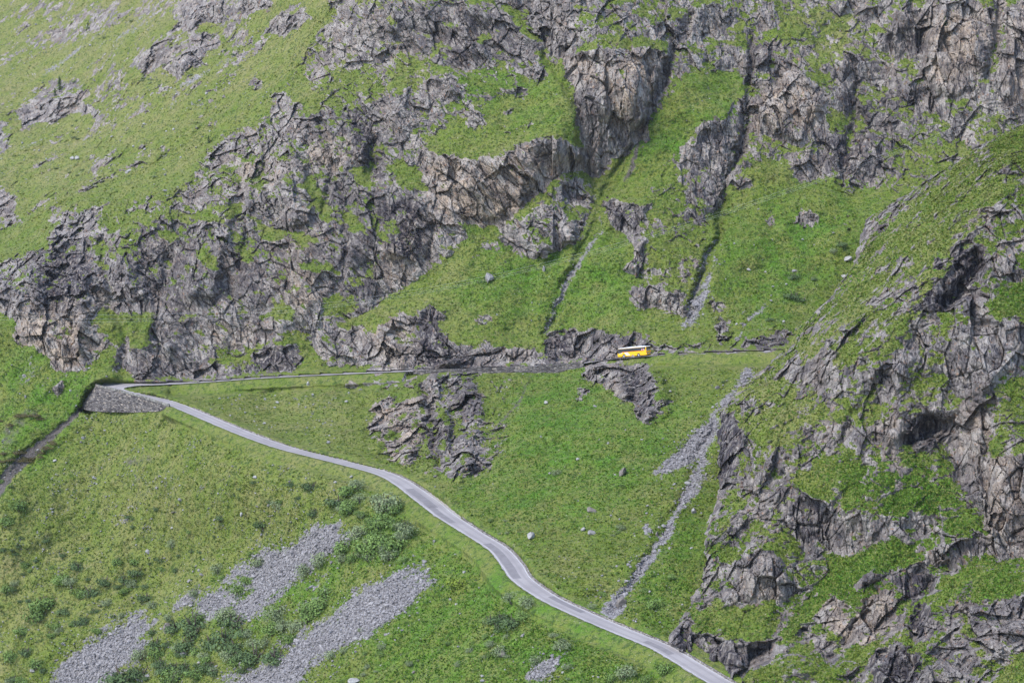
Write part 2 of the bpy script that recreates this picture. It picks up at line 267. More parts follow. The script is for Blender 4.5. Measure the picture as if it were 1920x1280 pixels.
# near spur
Bs[:] = .36
for q, v in (([(1797,487),(1844,467),(1848,507),(1817,541),(1794,581),(1764,578),(1720,588),(1720,568),(1760,531)], 1), ([(1805,575),(1830,545),(1850,560),(1845,580),(1810,590)], 1),
     ([(1785,620),(1815,600),(1850,600),(1920,610),(2100,620),(2100,680),(1920,680),(1890,700),(1850,740),(1800,750),(1780,720),(1775,680)], .9), ([(1650,690),(1700,640),(1715,660),(1705,700),(1690,740),(1660,760),(1640,755),(1645,720)], .9),
     ([(1705,610),(1735,600),(1745,630),(1730,660),(1715,640)], .9), ([(1525,710),(1560,670),(1565,690),(1540,730),(1525,720)], .95), ([(1472,680),(1500,665),(1500,700),(1480,720),(1473,700)], .9),
     ([(1705,800),(1740,775),(1780,790),(1775,820),(1720,840),(1700,830)], 1), ([(1640,800),(1690,785),(1705,810),(1695,830),(1660,830),(1640,815)], 1), ([(1765,790),(1800,760),(1840,765),(1860,780),(1850,820),(1855,850),(1830,850),(1800,830),(1780,815)], 1),
     ([(1780,820),(1850,830),(1850,900),(1845,940),(1815,935),(1790,900),(1770,870)], 1), ([(1335,775),(1385,790),(1395,820),(1385,870),(1372,915),(1345,910),(1335,850)], .9),
     ([(1470,950),(1500,935),(1545,930),(1560,950),(1570,980),(1580,1010),(1555,1040),(1530,1045),(1500,1020),(1480,975)], 1), ([(1570,1020),(1620,1015),(1600,1035),(1575,1055),(1560,1045)], 1), ([(1560,955),(1620,960),(1700,970),(1740,1000),(1720,1010),(1640,1000),(1580,1005)], .6),
     ([(1385,1045),(1420,1025),(1465,1045),(1470,1080),(1455,1120),(1420,1132),(1395,1120),(1388,1080)], 1), ([(1345,1060),(1390,1040),(1395,1120),(1380,1130),(1350,1135)], .65), ([(1460,1080),(1520,1095),(1510,1120),(1460,1125)], .6),
     ([(1245,1180),(1290,1160),(1300,1185),(1350,1200),(1400,1215),(1440,1205),(1445,1215),(1420,1225),(1400,1245),(1395,1290),(1370,1290),(1330,1255),(1285,1232),(1245,1215)], 1),
     ([(1530,1130),(1560,1115),(1590,1125),(1592,1160),(1580,1185),(1555,1180),(1530,1160)], 1), ([(1575,1185),(1610,1155),(1640,1120),(1660,1095),(1680,1130),(1665,1160),(1650,1180),(1620,1200),(1590,1215),(1575,1220)], 1),
     ([(1595,1090),(1630,1070),(1650,1080),(1610,1115)], 1), ([(1680,1090),(1735,1060),(1745,1090),(1720,1120),(1700,1130),(1685,1120)], 1), ([(1470,1190),(1510,1165),(1525,1180),(1500,1200)], .85), ([(1505,1210),(1540,1195),(1570,1215),(1560,1240),(1515,1240)], .7),
     ([(1745,1040),(1790,1015),(1845,1030),(1840,1050),(1810,1070),(1785,1068),(1745,1060)], 1), ([(1850,860),(2100,830),(2100,1040),(1920,1040),(1885,1045),(1855,1010),(1840,960),(1850,910)], 1), ([(1740,900),(1770,895),(1820,920),(1835,935),(1800,938),(1760,920)], 1),
     ([(1630,1220),(1680,1215),(1720,1235),(1735,1265),(1720,1290),(1650,1290),(1635,1250)], 1), ([(1810,1135),(1860,1130),(1920,1120),(2100,1120),(2100,1200),(1920,1220),(1880,1215),(1845,1220),(1820,1180)], .85), ([(1740,1220),(1780,1190),(1830,1220),(1830,1260),(1790,1280),(1730,1280)], .7),
     ([(1710,1160),(1740,1140),(1755,1170),(1740,1205),(1720,1190)], 1), ([(1870,330),(1920,310),(1920,330),(1880,345)], 1), ([(1840,420),(1860,395),(1880,390),(1850,430)], .9), ([(1640,435),(1670,415),(1660,460),(1645,475)], .9),
     ([(1860,380),(1900,370),(1920,400),(1880,430)], .7), ([(1850,480),(1920,460),(1920,520),(1880,530)], .75), ([(1440,760),(1480,750),(1450,775)], .8), ([(1600,630),(1640,590),(1650,610),(1620,650),(1600,650)], .65), ([(1560,620),(1590,600),(1585,640),(1560,650)], .6),
     # turf
     ([(1470,665),(1560,560),(1640,440),(1780,325),(1930,225),(1930,320),(1800,395),(1700,470),(1620,570),(1540,660)], .16),
     ([(1850,560),(1920,520),(2100,500),(2100,600),(1920,600),(1850,595)], .1), ([(1470,900),(1650,860),(1780,880),(1850,960),(1840,1010),(1700,960),(1600,950),(1500,930)], .2), ([(1545,1075),(1600,1030),(1680,1005),(1740,1040),(1720,1060),(1640,1070),(1560,1120),(1480,1200),(1460,1190)], .06),
     ([(1850,1290),(1880,1250),(1920,1230),(2100,1200),(2100,1400),(1850,1400)], .03), ([(1730,1125),(1760,1080),(1830,1060),(1920,1045),(2100,1045),(2100,1110),(1800,1125)], .08), ([(1290,1140),(1340,1130),(1420,1135),(1460,1130),(1470,1160),(1440,1200),(1390,1205),(1320,1190)], .12),
     ([(1640,500),(1760,430),(1840,340),(1920,280),(2100,200),(2100,250),(1920,330),(1830,430),(1740,520),(1660,540)], .22), ([(1480,640),(1560,560),(1600,560),(1560,640),(1500,680)], .2), ([(1400,800),(1480,740),(1560,730),(1600,780),(1500,830),(1420,850)], .22),
     ([(1450,1215),(1480,1195),(1560,1240),(1640,1180),(1700,1190),(1630,1230),(1560,1290),(1420,1290)], .15), ([(1640,860),(1700,840),(1780,850),(1790,890),(1700,880)], .2), ([(1400,960),(1460,930),(1475,1000),(1420,1015)], .25)):
    paint(Bs, q, v)
for q, v in (([(1475,300),(1540,290),(1560,330),(1500,345)], .7), ([(1560,400),(1600,395),(1590,440)], .5)): paint(Rk, q, v)
# rock colour: warm tan faces, dark wet faces, painted shade in cave and clefts
for q in ([(790,290),(870,290),(960,285),(1095,300),(1050,335),(975,390),(930,420),(860,420),(820,400),(795,340)], [(1065,110),(1190,95),(1240,105),(1215,220),(1150,240),(1130,150),(1070,140)], [(1408,180),(1461,130),(1500,150),(1545,230),(1500,262),(1410,240)],
          [(1735,40),(1850,10),(1860,70),(1830,130),(1800,180),(1750,170),(1740,120)], [(1885,10),(1920,0),(1920,205),(1890,200)], [(700,480),(740,430),(790,420),(790,500),(720,540)], [(520,440),(580,430),(600,560),(560,600),(520,560)], [(400,610),(480,600),(470,650),(410,660)], [(700,600),(770,590),(775,690),(720,690)],
          [(1640,780),(1705,790),(1690,830),(1640,830)], [(1765,770),(1860,770),(1860,900),(1780,820)], [(1850,850),(1920,850),(1920,1040),(1850,1010)], [(1530,1110),(1680,1095),(1660,1190),(1570,1220)], [(1395,1080),(1465,1070),(1450,1135),(1400,1130)], [(560,290),(600,260),(640,250),(660,300),(600,320)], [(27,590),(140,560),(190,600),(150,690),(40,660)], [(1745,1030),(1845,1030),(1830,1075),(1760,1060)], [(1100,720),(1180,720),(1180,760),(1110,730)], [(420,300),(520,300),(520,340),(430,340)]):
    paint(Tan, q, 1)
for q in ([(640,200),(690,200),(720,250),(715,330),(690,330),(660,260)], [(690,380),(740,360),(800,380),(805,480),(770,500),(700,470)], [(60,450),(180,470),(170,560),(120,600),(60,560)], [(580,210),(600,200),(610,250),(590,260)], [(440,500),(500,500),(480,560),(420,560)], [(440,670),(560,640),(556,700),(440,706)], [(250,690),(330,690),(330,715),(250,712)],
          [(780,575),(840,580),(830,640),(890,660),(895,690),(780,692)], [(1025,625),(1240,625),(1240,650),(1100,650),(1025,680)], [(1078,170),(1120,170),(1110,260),(1080,215)], [(1262,75),(1290,45),(1215,235),(1190,250)], [(1412,90),(1455,85),(1440,130),(1412,165)], [(1530,240),(1580,245),(1570,325),(1540,300)], [(1683,60),(1735,30),(1740,110),(1720,120),(1690,90)], [(1690,165),(1790,220),(1780,230),(1690,190)],
          [(1770,110),(1850,100),(1840,130),(1770,130)], [(1720,480),(1850,470),(1850,520),(1790,580),(1720,590)], [(1700,780),(1780,780),(1775,840),(1700,840)], [(1335,770),(1395,790),(1380,910),(1335,910)], [(1470,940),(1550,930),(1540,1045),(1480,1000)], [(1590,1070),(1650,1070),(1610,1115)], [(1680,1080),(1745,1060),(1730,1130),(1690,1130)], [(1630,1215),(1735,1220),(1735,1290),(1630,1290)], [(1740,895),(1840,930),(1760,930)],  # spur's cave and cleft: their shade is painted into the rock tone
          [(1255,1175),(1400,1220),(1390,1280),(1255,1215)], [(835,700),(880,710),(905,765),(880,790),(850,770)], [(800,780),(845,780),(845,840),(800,840)], [(1160,690),(1215,690),(1210,760),(1165,740)], [(1188,750),(1230,750),(1215,797),(1190,780)], [(1380,635),(1495,612),(1470,656),(1380,658)], [(740,850),(795,850),(790,875)], [(1440,220),(1520,250),(1500,270),(1440,262)], [(960,0),(985,0),(1005,70),(985,60)], [(1133,378),(1205,385),(1195,450),(1150,430)], [(1710,1140),(1755,1140),(1740,1205),(1710,1190)], [(690,500),(650,520),(660,590),(700,570)]):
    paint(Dark, q, 1)
for q in ([(200,440),(300,400),(400,420),(420,560),(330,640),(250,600)], [(600,330),(700,330),(700,480),(640,560),(590,480)], [(440,420),(560,400),(600,520),(480,600),(420,560)], [(700,20),(960,20),(1010,120),(820,120)], [(1560,120),(1720,200),(1740,320),(1600,360)], [(1300,300),(1400,420),(1330,440),(1280,380)], [(1100,300),(1140,320),(1130,420),(1110,420)]): paint(Dark, q, .55)
stroke(Dark, [(1412,40),(1408,170),(1395,260),(1362,340),(1347,440)], [8,12,14,12,10], 1); stroke(Dark, [(1600,180),(1580,300),(1570,350)], [10,16,12], 1)  # shade of the two gully clefts, put into the rock colour
paint(Tan, [(690,760),(800,735),(800,870),(745,880),(690,820)], .8); paint(Tan, [(805,700),(845,700),(860,780),(830,800)], .5); paint(Dark, [(690,760),(795,735),(795,860),(745,870),(690,820)], 0)
# scree, gravel and stony stream beds
SCREE = [(T(0,850,[(1905,385),(1850,385),(1720,440),(1630,510),(1480,540),(1380,600),(1260,680),(1230,720),(1320,720),(1420,700),(1380,760),(1200,800),(1080,800),(930,850),(1060,860),(1180,920),(1220,880),(1360,900),(1380,950),(1450,910),(1480,850),(1600,790),(1620,720),(1740,680),(1800,600),(1905,540),(1960,440)]), 1.0),
         (T(0,850,[(850,900),(820,960),(800,1080),(770,1160),(690,1190),(600,1260),(540,1400),(240,1400),(320,1200),(370,1110),(500,1030),(600,990),(720,950)]), 1.0), (T(0,850,[(880,880),(1000,800),(1100,790),(930,860),(850,960),(720,950),(650,920)]), .55), (T(0,850,[(1100,680),(1120,700),(960,840),(900,850)]), .55),
         (T(0,850,[(1905,870),(1740,960),(1580,1080),(1560,1150),(1380,1190),(1260,1260),(1200,1400),(1600,1400),(1700,1210),(1905,1100),(2000,1050),(2140,960),(2230,880),(2340,780),(2440,680),(2450,630),(2400,620),(2300,640),(2160,680),(1960,800)]), 1.0), (T(0,850,[(1890,650),(1905,680),(1800,800),(1640,920),(1620,900),(1750,800)]), .8),
         (T(640,850,[(200,970),(360,860),(440,830),(400,880),(250,970)]), .7), (T(640,850,[(560,1030),(700,955),(650,1010),(580,1040)]), .7), (T(640,850,[(960,1040),(1130,945),(1050,1010),(940,1120)]), .75), (T(640,850,[(930,1220),(1090,1070),(1125,1065),(1020,1180)]), .75), (T(640,850,[(1020,1240),(1200,1130),(1300,1120),(1230,1260),(1150,1300)]), .65),
         (T(640,850,[(600,1230),(720,1190),(640,1240)]), .6), (T(640,850,[(150,1160),(330,1080),(220,1140)]), .6), (T(0,850,[(550,470),(680,320),(860,160),(960,100),(1090,110),(900,210),(780,310),(640,430)]), .32),
         ([(1400,690),(1415,700),(1350,775),(1330,830),(1300,870),(1230,895),(1215,890),(1270,850),(1320,790),(1370,730)], 1.0),
         ([(1350,780),(1340,830),(1325,870),(1295,930),(1280,960),(1255,1000),(1225,1050),(1190,1095),(1165,1130),(1140,1150),(1135,1140),(1180,1085),(1220,1030),(1250,985),(1280,925),(1310,870),(1330,800)], 1.0), ([(1125,1150),(1145,1128),(1180,1105),(1168,1145),(1150,1158)], .75), ([(1195,985),(1215,975),(1222,1005),(1205,1005)], .7), ([(1300,900),(1335,880),(1310,930),(1290,945)], .5),
         (T(0,430,[(190,720),(260,670),(220,780),(100,880),(60,880)]), .4), (T(0,430,[(1520,1080),(1640,1060),(1600,1120),(1530,1130)]), .4), (T(0,430,[(1420,960),(1540,900),(1500,990)]), .3), ([(60,120),(200,60),(330,20),(340,30),(210,100),(90,160)], .22), ([(180,260),(330,170),(470,110),(480,125),(330,200),(200,270)], .18), ([(1270,620),(1320,540),(1345,470),(1348,478),(1325,560),(1300,610)], .6)]
for q, v in SCREE: paint(Grv, q, v if v > .85 else (v + .26 if q[0][1] > 600 else v + .16))
GrvW = Grv.copy(); Grv[:] = 0
stroke(Grv, [(1128,430),(1085,495),(1050,555),(1030,600),(1022,628)], [8,9,10,10,8], .85); stroke(Grv, [(1345,450),(1320,490),(1308,545),(1285,590)], [6,10,10,10], .8)
stroke(Grv, [(1440,570),(1400,605),(1378,640)], [7,9,6], .6); stroke(Grv, [(1112,330),(1120,400),(1128,430)], [5,7,8], .5); stroke(Dirt, [(1200,250),(1185,320),(1165,345)], [8,12,6], .8); stroke(Dirt, [(1000,692),(975,750),(940,790),(910,820)], [4,6,6,4], .9)
CH = [(182,735),(165,752),(145,775),(110,805),(75,835),(48,858),(15,890),(-10,920),(-60,960),(-140,1030)]
stroke(Dirt, CH, [6,9,11,13,16,20,23,26,28,32], 1.0); stroke(Gul, CH, [8,12,14,18,22,26,28,30,32,34], 3.0)
paint(Dirt, [(1790,1125),(1815,1090),(1828,1090),(1820,1120),(1800,1140),(1785,1155)], 1); paint(Dirt, [(1755,1180),(1790,1150),(1810,1170),(1780,1230),(1750,1240)], .5); paint(Dirt, [(1188,700),(1205,700),(1203,745),(1185,762),(1180,730)], .8)
paint(Dirt, [(1770,270),(1835,180),(1860,150),(1850,190),(1800,255)], .5); paint(Dirt, T(0,430,[(0,1130),(120,1000),(280,1000),(180,1060),(60,1200),(0,1240)]), .5); paint(Dirt, [(230,855),(285,850),(290,870),(240,878)], .5)
for pts, w, v in (([(20,130),(120,90),(240,45),(340,10)], 16, .3), ([(150,270),(260,205),(360,150),(480,95)], 14, .3), ([(300,240),(400,180),(500,110),(560,60)], 10, .26), ([(0,300),(60,270),(130,245)], 12, .3), ([(380,185),(440,160),(500,120)], 20, .22)): stroke(Grv, pts, [w * .5] + [w] * (len(pts) - 2) + [w * .4], v)
# gullies cut into the face (metres)
for pts, w, d in (([(1300,20),(1262,100),(1235,180),(1200,250),(1150,330),(1120,400),(1060,540),(1022,628)], [14,18,20,20,18,14,12,10], 5), ([(985,0),(1030,110),(1080,200),(1105,320),(1120,400)], [14,14,16,16,14], 4), ([(1410,60),(1408,170),(1395,260),(1360,340),(1345,450),(1300,560),(1285,600)], [12,15,17,17,15,11,8], 8),
                  ([(1610,150),(1598,230),(1582,300),(1575,350)], [10,16,18,16], 6), ([(590,190),(615,260),(625,330),(600,400)], [12,16,20,20], 4), ([(650,210),(700,270),(690,340)], [14,26,20], 5), ([(800,380),(812,440),(800,490)], [10,18,16], 3.5), ([(190,440),(195,540),(235,640),(235,700)], [20,24,24,20], 3.5),
                  ([(330,430),(300,540),(285,640)], [16,16,14], 3), ([(500,280),(470,420),(430,560)], [12,16,16], 3), ([(640,340),(650,460),(620,560)], [12,16,16], 3.5), ([(895,300),(895,360),(895,400)], [5,7,6], 2.0), ([(1870,0),(1868,80),(1850,150)], [18,18,18], 5),
                  ([(1190,690),(1195,740),(1185,765)], [14,18,12], 3.5), ([(800,715),(806,790),(822,880)], [14,18,16], 7), ([(795,735),(740,778),(690,800)], [8,12,8], 5), ([(800,785),(750,828),(720,840)], [8,12,8], 5), ([(818,715),(848,790),(852,835)], [10,14,10], 6), ([(880,790),(850,850)], [10,10], 4), ([(1085,700),(1110,730),(1165,765)], [6,8,8], 3), ([(1340,780),(1310,870),(1250,985),(1150,1150)], [26,24,22,16], 2.5), ([(380,0),(330,60),(315,150)], [14,14,10], 3), ([(540,0),(512,80)], [12,10], 2.5)):
    g = np.zeros((MH, MW)); stroke(g, pts, [x * .62 for x in w], d * 1.0); Gul = np.maximum(Gul, g)
GulB = np.zeros((MH, MW))
for pts, w, d in (([(1844,467),(1820,530),(1770,578)], [14,30,20], 5), ([(1700,830),(1740,800),(1780,800)], [20,34,20], 6), ([(1755,1062),(1790,1062)], [14,18], 4), ([(1640,870),(1560,960),(1500,1060),(1440,1200)], [10,14,14,14], 2.0), ([(1850,760),(1848,900),(1850,1000)], [10,14,16], 3),
                  ([(1745,1080),(1720,1180),(1700,1280)], [12,18,16], 3), ([(1690,640),(1630,740),(1560,860)], [10,14,12], 2), ([(1480,975),(1520,1040)], [16,18], 2.5), ([(1660,1090),(1570,1220),(1500,1290)], [8,12,14], 2)):
    g = np.zeros((MH, MW)); stroke(g, pts, w, d * 1.3); GulB = np.maximum(GulB, g)
Bul = np.zeros((MH, MW))                                   # crags that stand out from the slope (metres)
for pts, w, d in (([(845,690),(870,730),(890,770),(890,815)], [20,36,36,20], 7), ([(815,700),(825,740),(835,790),(835,850)], [14,26,24,14], 6), ([(870,810),(880,850),(850,895)], [26,40,24], 6), ([(785,745),(740,785),(700,815)], [14,30,14], 5), ([(795,780),(765,820),(760,870)], [14,36,26], 6), ([(735,745),(700,770)], [16,18], 3.5), ([(690,705),(740,710)], [14,14], 3),
                  ([(1100,690),(1150,705),(1175,745)], [20,40,24], 8), ([(1225,690),(1235,740),(1212,790)], [24,40,12], 8), ([(1270,748),(1225,785)], [10,16], 4), ([(1215,545),(1260,560)], [30,30], 4), ([(1200,445),(1188,505)], [20,16], 4), ([(1150,130),(1200,140),(1190,230)], [60,90,50], 3), ([(1480,130),(1510,190),(1460,250)], [30,90,70], 3), ([(1780,40),(1800,110),(1770,170)], [80,110,60], 4), ([(1020,380),(1070,400),(1000,470)], [30,70,60], 5), ([(870,330),(960,350),(890,400)], [90,120,60], 3),
                  ([(660,230),(680,310)], [30,30], 5), ([(560,220),(540,330),(560,420)], [40,60,40], 6), ([(420,330),(400,450),(380,560)], [50,60,40], 6), ([(470,300),(490,390)], [40,40], 5), ([(760,400),(740,480)], [40,50], 5), ([(240,470),(255,560)], [30,40], 5), ([(110,430),(60,520),(40,590)], [30,60,40], 6), ([(150,560),(160,660)], [30,30], 5), ([(310,640),(360,690)], [40,30], 3), ([(690,590),(740,660)], [30,40], 4), ([(140,180),(90,210)], [30,40], 7), ([(360,100),(335,135)], [40,30], 7), ([(380,15),(350,45)], [40,30], 6), ([(290,95),(265,115)], [30,20], 5), ([(540,30),(525,65)], [24,16], 5)):
    g = np.zeros((MH, MW)); stroke(g, pts, w, d); Bul = np.maximum(Bul, g)
# grass tone
for q, v in (([(-200,-160),(760,-160),(720,0),(560,140),(400,255),(330,330),(180,370),(-200,440)], .75), ([(-200,160),(-200,-160),(500,-160),(300,130)], .95), ([(560,120),(760,0),(900,30),(740,170),(600,190)], .55), ([(-200,980),(0,930),(230,790),(640,860),(760,960),(600,1000),(300,1200),(-200,1290)], .55), ([(330,730),(690,705),(690,850),(560,830),(420,780)], .6),
             ([(1450,0),(1600,0),(1600,90),(1480,110)], .8), ([(880,150),(1060,180),(1080,250),(880,270)], .3), ([(1360,700),(1480,640),(1640,440),(1920,240),(1920,420),(1600,700),(1400,900)], .55), ([(640,600),(830,560),(1000,640),(830,640)], .5)):
    paint(Yel, q, v)
for q in ([(860,440),(1120,450),(1030,620),(950,600),(840,560)], [(1140,440),(1190,490),(1200,600),(1040,620)], [(1350,420),(1560,360),(1640,340),(1620,450),(1480,620),(1380,600)], [(960,700),(1090,700),(1180,770),(1340,740),(1300,850),(1150,960),(960,1000),(840,930),(950,820)], [(840,130),(960,130),(1000,160),(1070,180),(1100,240),(900,200),(850,190)], [(1180,1100),(1340,880),(1320,1060),(1290,1160),(1200,1190)], [(0,600),(230,660),(180,710),(0,1000)],
          [(1850,540),(1920,500),(1920,600)], [(1540,880),(1720,870),(1840,1010),(1650,960)], [(820,950),(960,1080),(1150,1180),(1300,1290),(700,1290),(640,1150),(850,1080)], [(600,1000),(760,950),(800,1050),(640,1100),(420,1200),(300,1150)], [(1200,260),(1380,130),(1400,180),(1300,300),(1180,400)], [(1540,1080),(1700,1010),(1740,1050),(1560,1130),(1450,1230)], [(1740,1130),(1920,1050),(1920,1120)], [(240,730),(340,720),(300,742)]):
    paint(Lush, q, 1)
# soften
paint(Gul, [(150,775),(176,722),(200,727),(240,737),(300,757),(292,766),(215,769)], 3.0); stroke(Gul, [(158,772),(178,745),(194,728)], [30,26,12], 9.0)
Tan = blur(Tan, 8); Dark = blur(Dark, 7); Yel = blur(Yel, 22); Lush = blur(Lush, 18); Gul = blur(Gul, 2.2) - .9 * blur(Bul, 3); GulB = blur(GulB, 3)
Rk_s = blur(Rk, 2.8); Bs_s = blur(Bs, 2.5); Grv = np.maximum(blur(Grv, 1.4), np.where(MU > 1100, blur(GrvW, 2.5), blur(GrvW, 7.5))); Dirt = blur(Dirt, 1.4)
# ------------------------------------------------------------------ the road in space (grade about 8 %)
LOW = np.array([(336,761),(403,789.5),(470,817),(537,840),(640,866),(731,892.5),(797,936),(834,965),(887,999),(934,1029),(960,1059),(979,1086),(1028,1120),(1090,1150),(1160,1180),(1226,1207),(1259,1224),(1352,1280),(1420,1314),(1500,1350)], float)
zl = np.full(len(LOW), -20.0)
for _ in range(60):
    p = at_z(LOW[:, 0], LOW[:, 1], zl); s_ = np.r_[0, np.cumsum(np.hypot(*np.diff(p[:, :2], axis=0).T))]; zl = .5 * zl + .5 * (-19.8 - .085 * s_)
LOWP = at_z(LOW[:, 0], LOW[:, 1], zl)
UP = np.array([(1700,648,655),(1560,654,660),(1480,656.5,664),(1400,659,668),(1300,662.5,674),(1240,664.5,680),(1190,668.5,686),(1150,672,691.5),(1090,680,697),(1000,686,701),(900,690,706),(780,694,712),(650,699.5,719),(500,707,727),(400,714,732),(345,717.5,735)], float)
UPP = unproj(UP[:, 0], UP[:, 1], UP[:, 2])
def spline(Pts, W, n):
    """Catmull-Rom through points; returns left/right edge points of a level ribbon"""
    Pts = np.asarray(Pts); W = np.asarray(W, float); out = []; ow = []
    for i in range(len(Pts) - 1):
        a = Pts[max(0, i - 1)]; b = Pts[i]; c = Pts[i + 1]; d = Pts[min(len(Pts) - 1, i + 2)]
        for k in range(n):
            t = k / n
            out.append(.5 * (2 * b + (c - a) * t + (2 * a - 5 * b + 4 * c - d) * t * t + (3 * b - a - 3 * c + d) * t ** 3)); ow.append(W[i] * (1 - t) + W[i + 1] * t)
    out.append(Pts[-1]); ow.append(W[-1]); C = np.array(out); ow = np.array(ow)
    tg = np.gradient(C, axis=0); tg[:, 2] = 0; tg /= np.linalg.norm(tg, axis=1)[:, None]
    nr = np.stack([tg[:, 1], -tg[:, 0], np.zeros(len(C))], -1)          # right-hand side of travel
    return C - nr * ow[:, None] / 2, C + nr * ow[:, None] / 2
uL, uR = spline(UPP, [5.4] * len(UPP), 7)             # travelling away: left = valley side
lW = [5.0, 5.0, 5.0, 5.0, 5.1, 5.3, 6.4, 5.8, 5.2, 5.4, 5.8, 5.4, 5.1, 5.2, 5.2, 5.2, 5.2, 5.2, 5.2, 5.2]
lL, lR = spline(LOWP, lW, 8)                          # travelling down: right = valley side
HO = [(290,716.6,-16.3),(250,716.5,-16.8),(215,717,-17.1),(192,718.5,-17.3),(180,721.5,-17.5),(186,725.5,-17.6),(205,729.5,-17.8),(231,735,-18.1),(270,746,-18.8),(305,757,-19.3)]
HI = [(289,721.3,-16.3),(258,722.6,-16.8),(243,724.5,-17.1),(234,726.5,-17.3),(231,728,-17.5),(231.5,729.2,-17.6),(235,731,-17.8),(246,734.0,-18.1),(284,741.2,-18.8),(322,750.5,-19.3)]
hO = np.array([at_z(*q) for q in HO]); hI = np.array([at_z(*q) for q in HI])
OUT = np.vstack([uR, hO, lR]); INN = np.vstack([uL, hI, lL])           # outer edge of the bend / inner edge
def resamp(E, n):
    out = [E[0]]
    for i in range(len(E) - 1):
        a = E[max(0, i - 1)]; b = E[i]; c = E[i + 1]; d = E[min(len(E) - 1, i + 2)]
        for k in range(1, n + 1):
            t = k / n; m1 = (c - a) / 2; m2 = (d - b) / 2
            q = (2 * t ** 3 - 3 * t ** 2 + 1) * b + (t ** 3 - 2 * t ** 2 + t) * m1 + (-2 * t ** 3 + 3 * t ** 2) * c + (t ** 3 - t ** 2) * m2
            out.append(q)
    return np.array(out)
OUT = resamp(OUT, 3); INN = resamp(INN, 3)
NU = len(uR) * 3
# ------------------------------------------------------------------ the lie of the land
ctrl = []
for a, b in list(zip(OUT, INN))[::9]:
    c = (a + b) / 2; u, v = proj(c); ctrl.append((float(u), float(v), c[1]))
ctrl += [(165,771,735),(215,768,732.5),(282,767,716.5),(300,765,711.5),
 (150,1280,646),(0,1280,668),(-200,1280,700),(-200,1440,690),(400,1280,590),(700,1280,522),(1000,1280,482),(1150,1280,465),(300,1100,664),(500,1000,636),(100,1000,703),(0,920,712),(-200,950,740),(100,830,728),(600,1100,590),(850,1100,545),(700,1000,588),(700,1440,490),(1200,1440,440),(200,1440,618),
 (0,750,752),(100,715,748),(0,650,768),(-200,700,790),(-200,560,820),(0,560,782),(150,560,772),(300,500,776),(300,620,752),(500,600,748),(300,400,800),(0,430,860),(150,380,840),(-200,420,900),(400,250,845),(150,250,930),(0,250,960),(-200,250,1010),(300,100,930),(0,100,1070),(450,100,890),(600,80,850),(600,0,868),(300,0,985),(0,0,1150),(-200,0,1230),(0,-160,1240),(400,-160,1010),(550,190,828),(550,330,790),(700,180,812),(700,400,768),(720,0,838),(720,-160,870),
 (700,560,745),(860,500,745),(960,560,730),(960,430,753),(900,380,760),(960,300,768),(1050,280,768),(900,200,788),(960,130,800),(960,0,818),(960,-160,850),(1110,320,776),(1120,430,748),(1080,560,728),(1160,230,770),(1160,100,784),(1200,0,806),(1200,-160,840),(1200,400,748),(1200,560,716),(1250,300,768),(1350,300,766),(1340,450,736),(1300,560,712),(1400,100,800),(1480,200,778),(1500,0,815),(1450,500,722),(1550,600,694),(1600,350,752),(1560,450,728),(1650,200,782),(1600,0,815),(1780,100,775),(1780,0,790),(1780,250,762),(1900,100,768),(1900,0,785),(1900,-160,810),(2120,0,790),(2120,250,760),(1900,300,745),(1750,450,715),(1900,600,690),(1700,640,672),(1700,800,635),(2120,800,620),(1900,1000,585),(1600,1000,565),(1500,1200,500),(1900,1280,500),(1600,1440,440),(2120,1440,470),
 (800,790,664),(700,780,680),(500,760,708),(880,880,618),(1000,800,640),(1000,950,580),(1150,760,640),(1150,900,585),(1150,1050,530),(1280,800,612),(1280,950,556),(1250,1100,510),(1380,720,632),(1400,850,594),(1450,1000,545)]
YA = tps(ctrl)
def uE(v):
    e = np.array([(2330,-160),(2150,100),(1975,200),(1920,232),(1885,249),(1831,279),(1764,322),(1700,363),(1623,413),(1602,494),(1572,541),(1498,615),(1468,658),(1408,709),(1364,752),(1348,776),(1342,850),(1348,900),(1336,960),(1325,1000),(1320,1050),(1312,1100),(1290,1140),(1258,1180),(1250,1203),(1284,1228),(1330,1253),(1374,1280),(1420,1310),(1480,1350),(1600,1440)], float)
    return np.interp(v, e[:, 1], e[:, 0])
YB = tps([(1250,1190,481),(1284,1228,475),(1330,1253,466.5),(1374,1280,458.5),(1420,1310,450.5),(1480,1350,443),(1600,1440,425),(1400,1200,470),(1500,1280,448),(1600,1200,456),(1700,1280,431),(1920,1280,408),(2120,1280,395),(1920,1440,380),(1900,1140,440),(1900,1000,460),(1700,1100,461),(1700,1000,473),(1500,1100,480),(1400,1080,488),(1320,1100,498),(1325,1000,512),(1500,950,500),(1700,850,490),(1900,850,474),(1345,900,528),(1350,780,546),(1450,800,523),(1600,750,510),(1750,700,502),(1900,700,494),(1408,709,556),(1470,655,561),(1550,640,536),(1498,615,566),(1602,494,575),(1700,550,527),(1800,480,528),(1920,480,520),(2120,600,505),(1700,363,588),(1750,420,550),(1850,330,556),(1920,232,577),(1920,300,555),(2000,185,585),(2120,120,595),(2120,300,560),(2300,-100,640),(2120,900,455)])
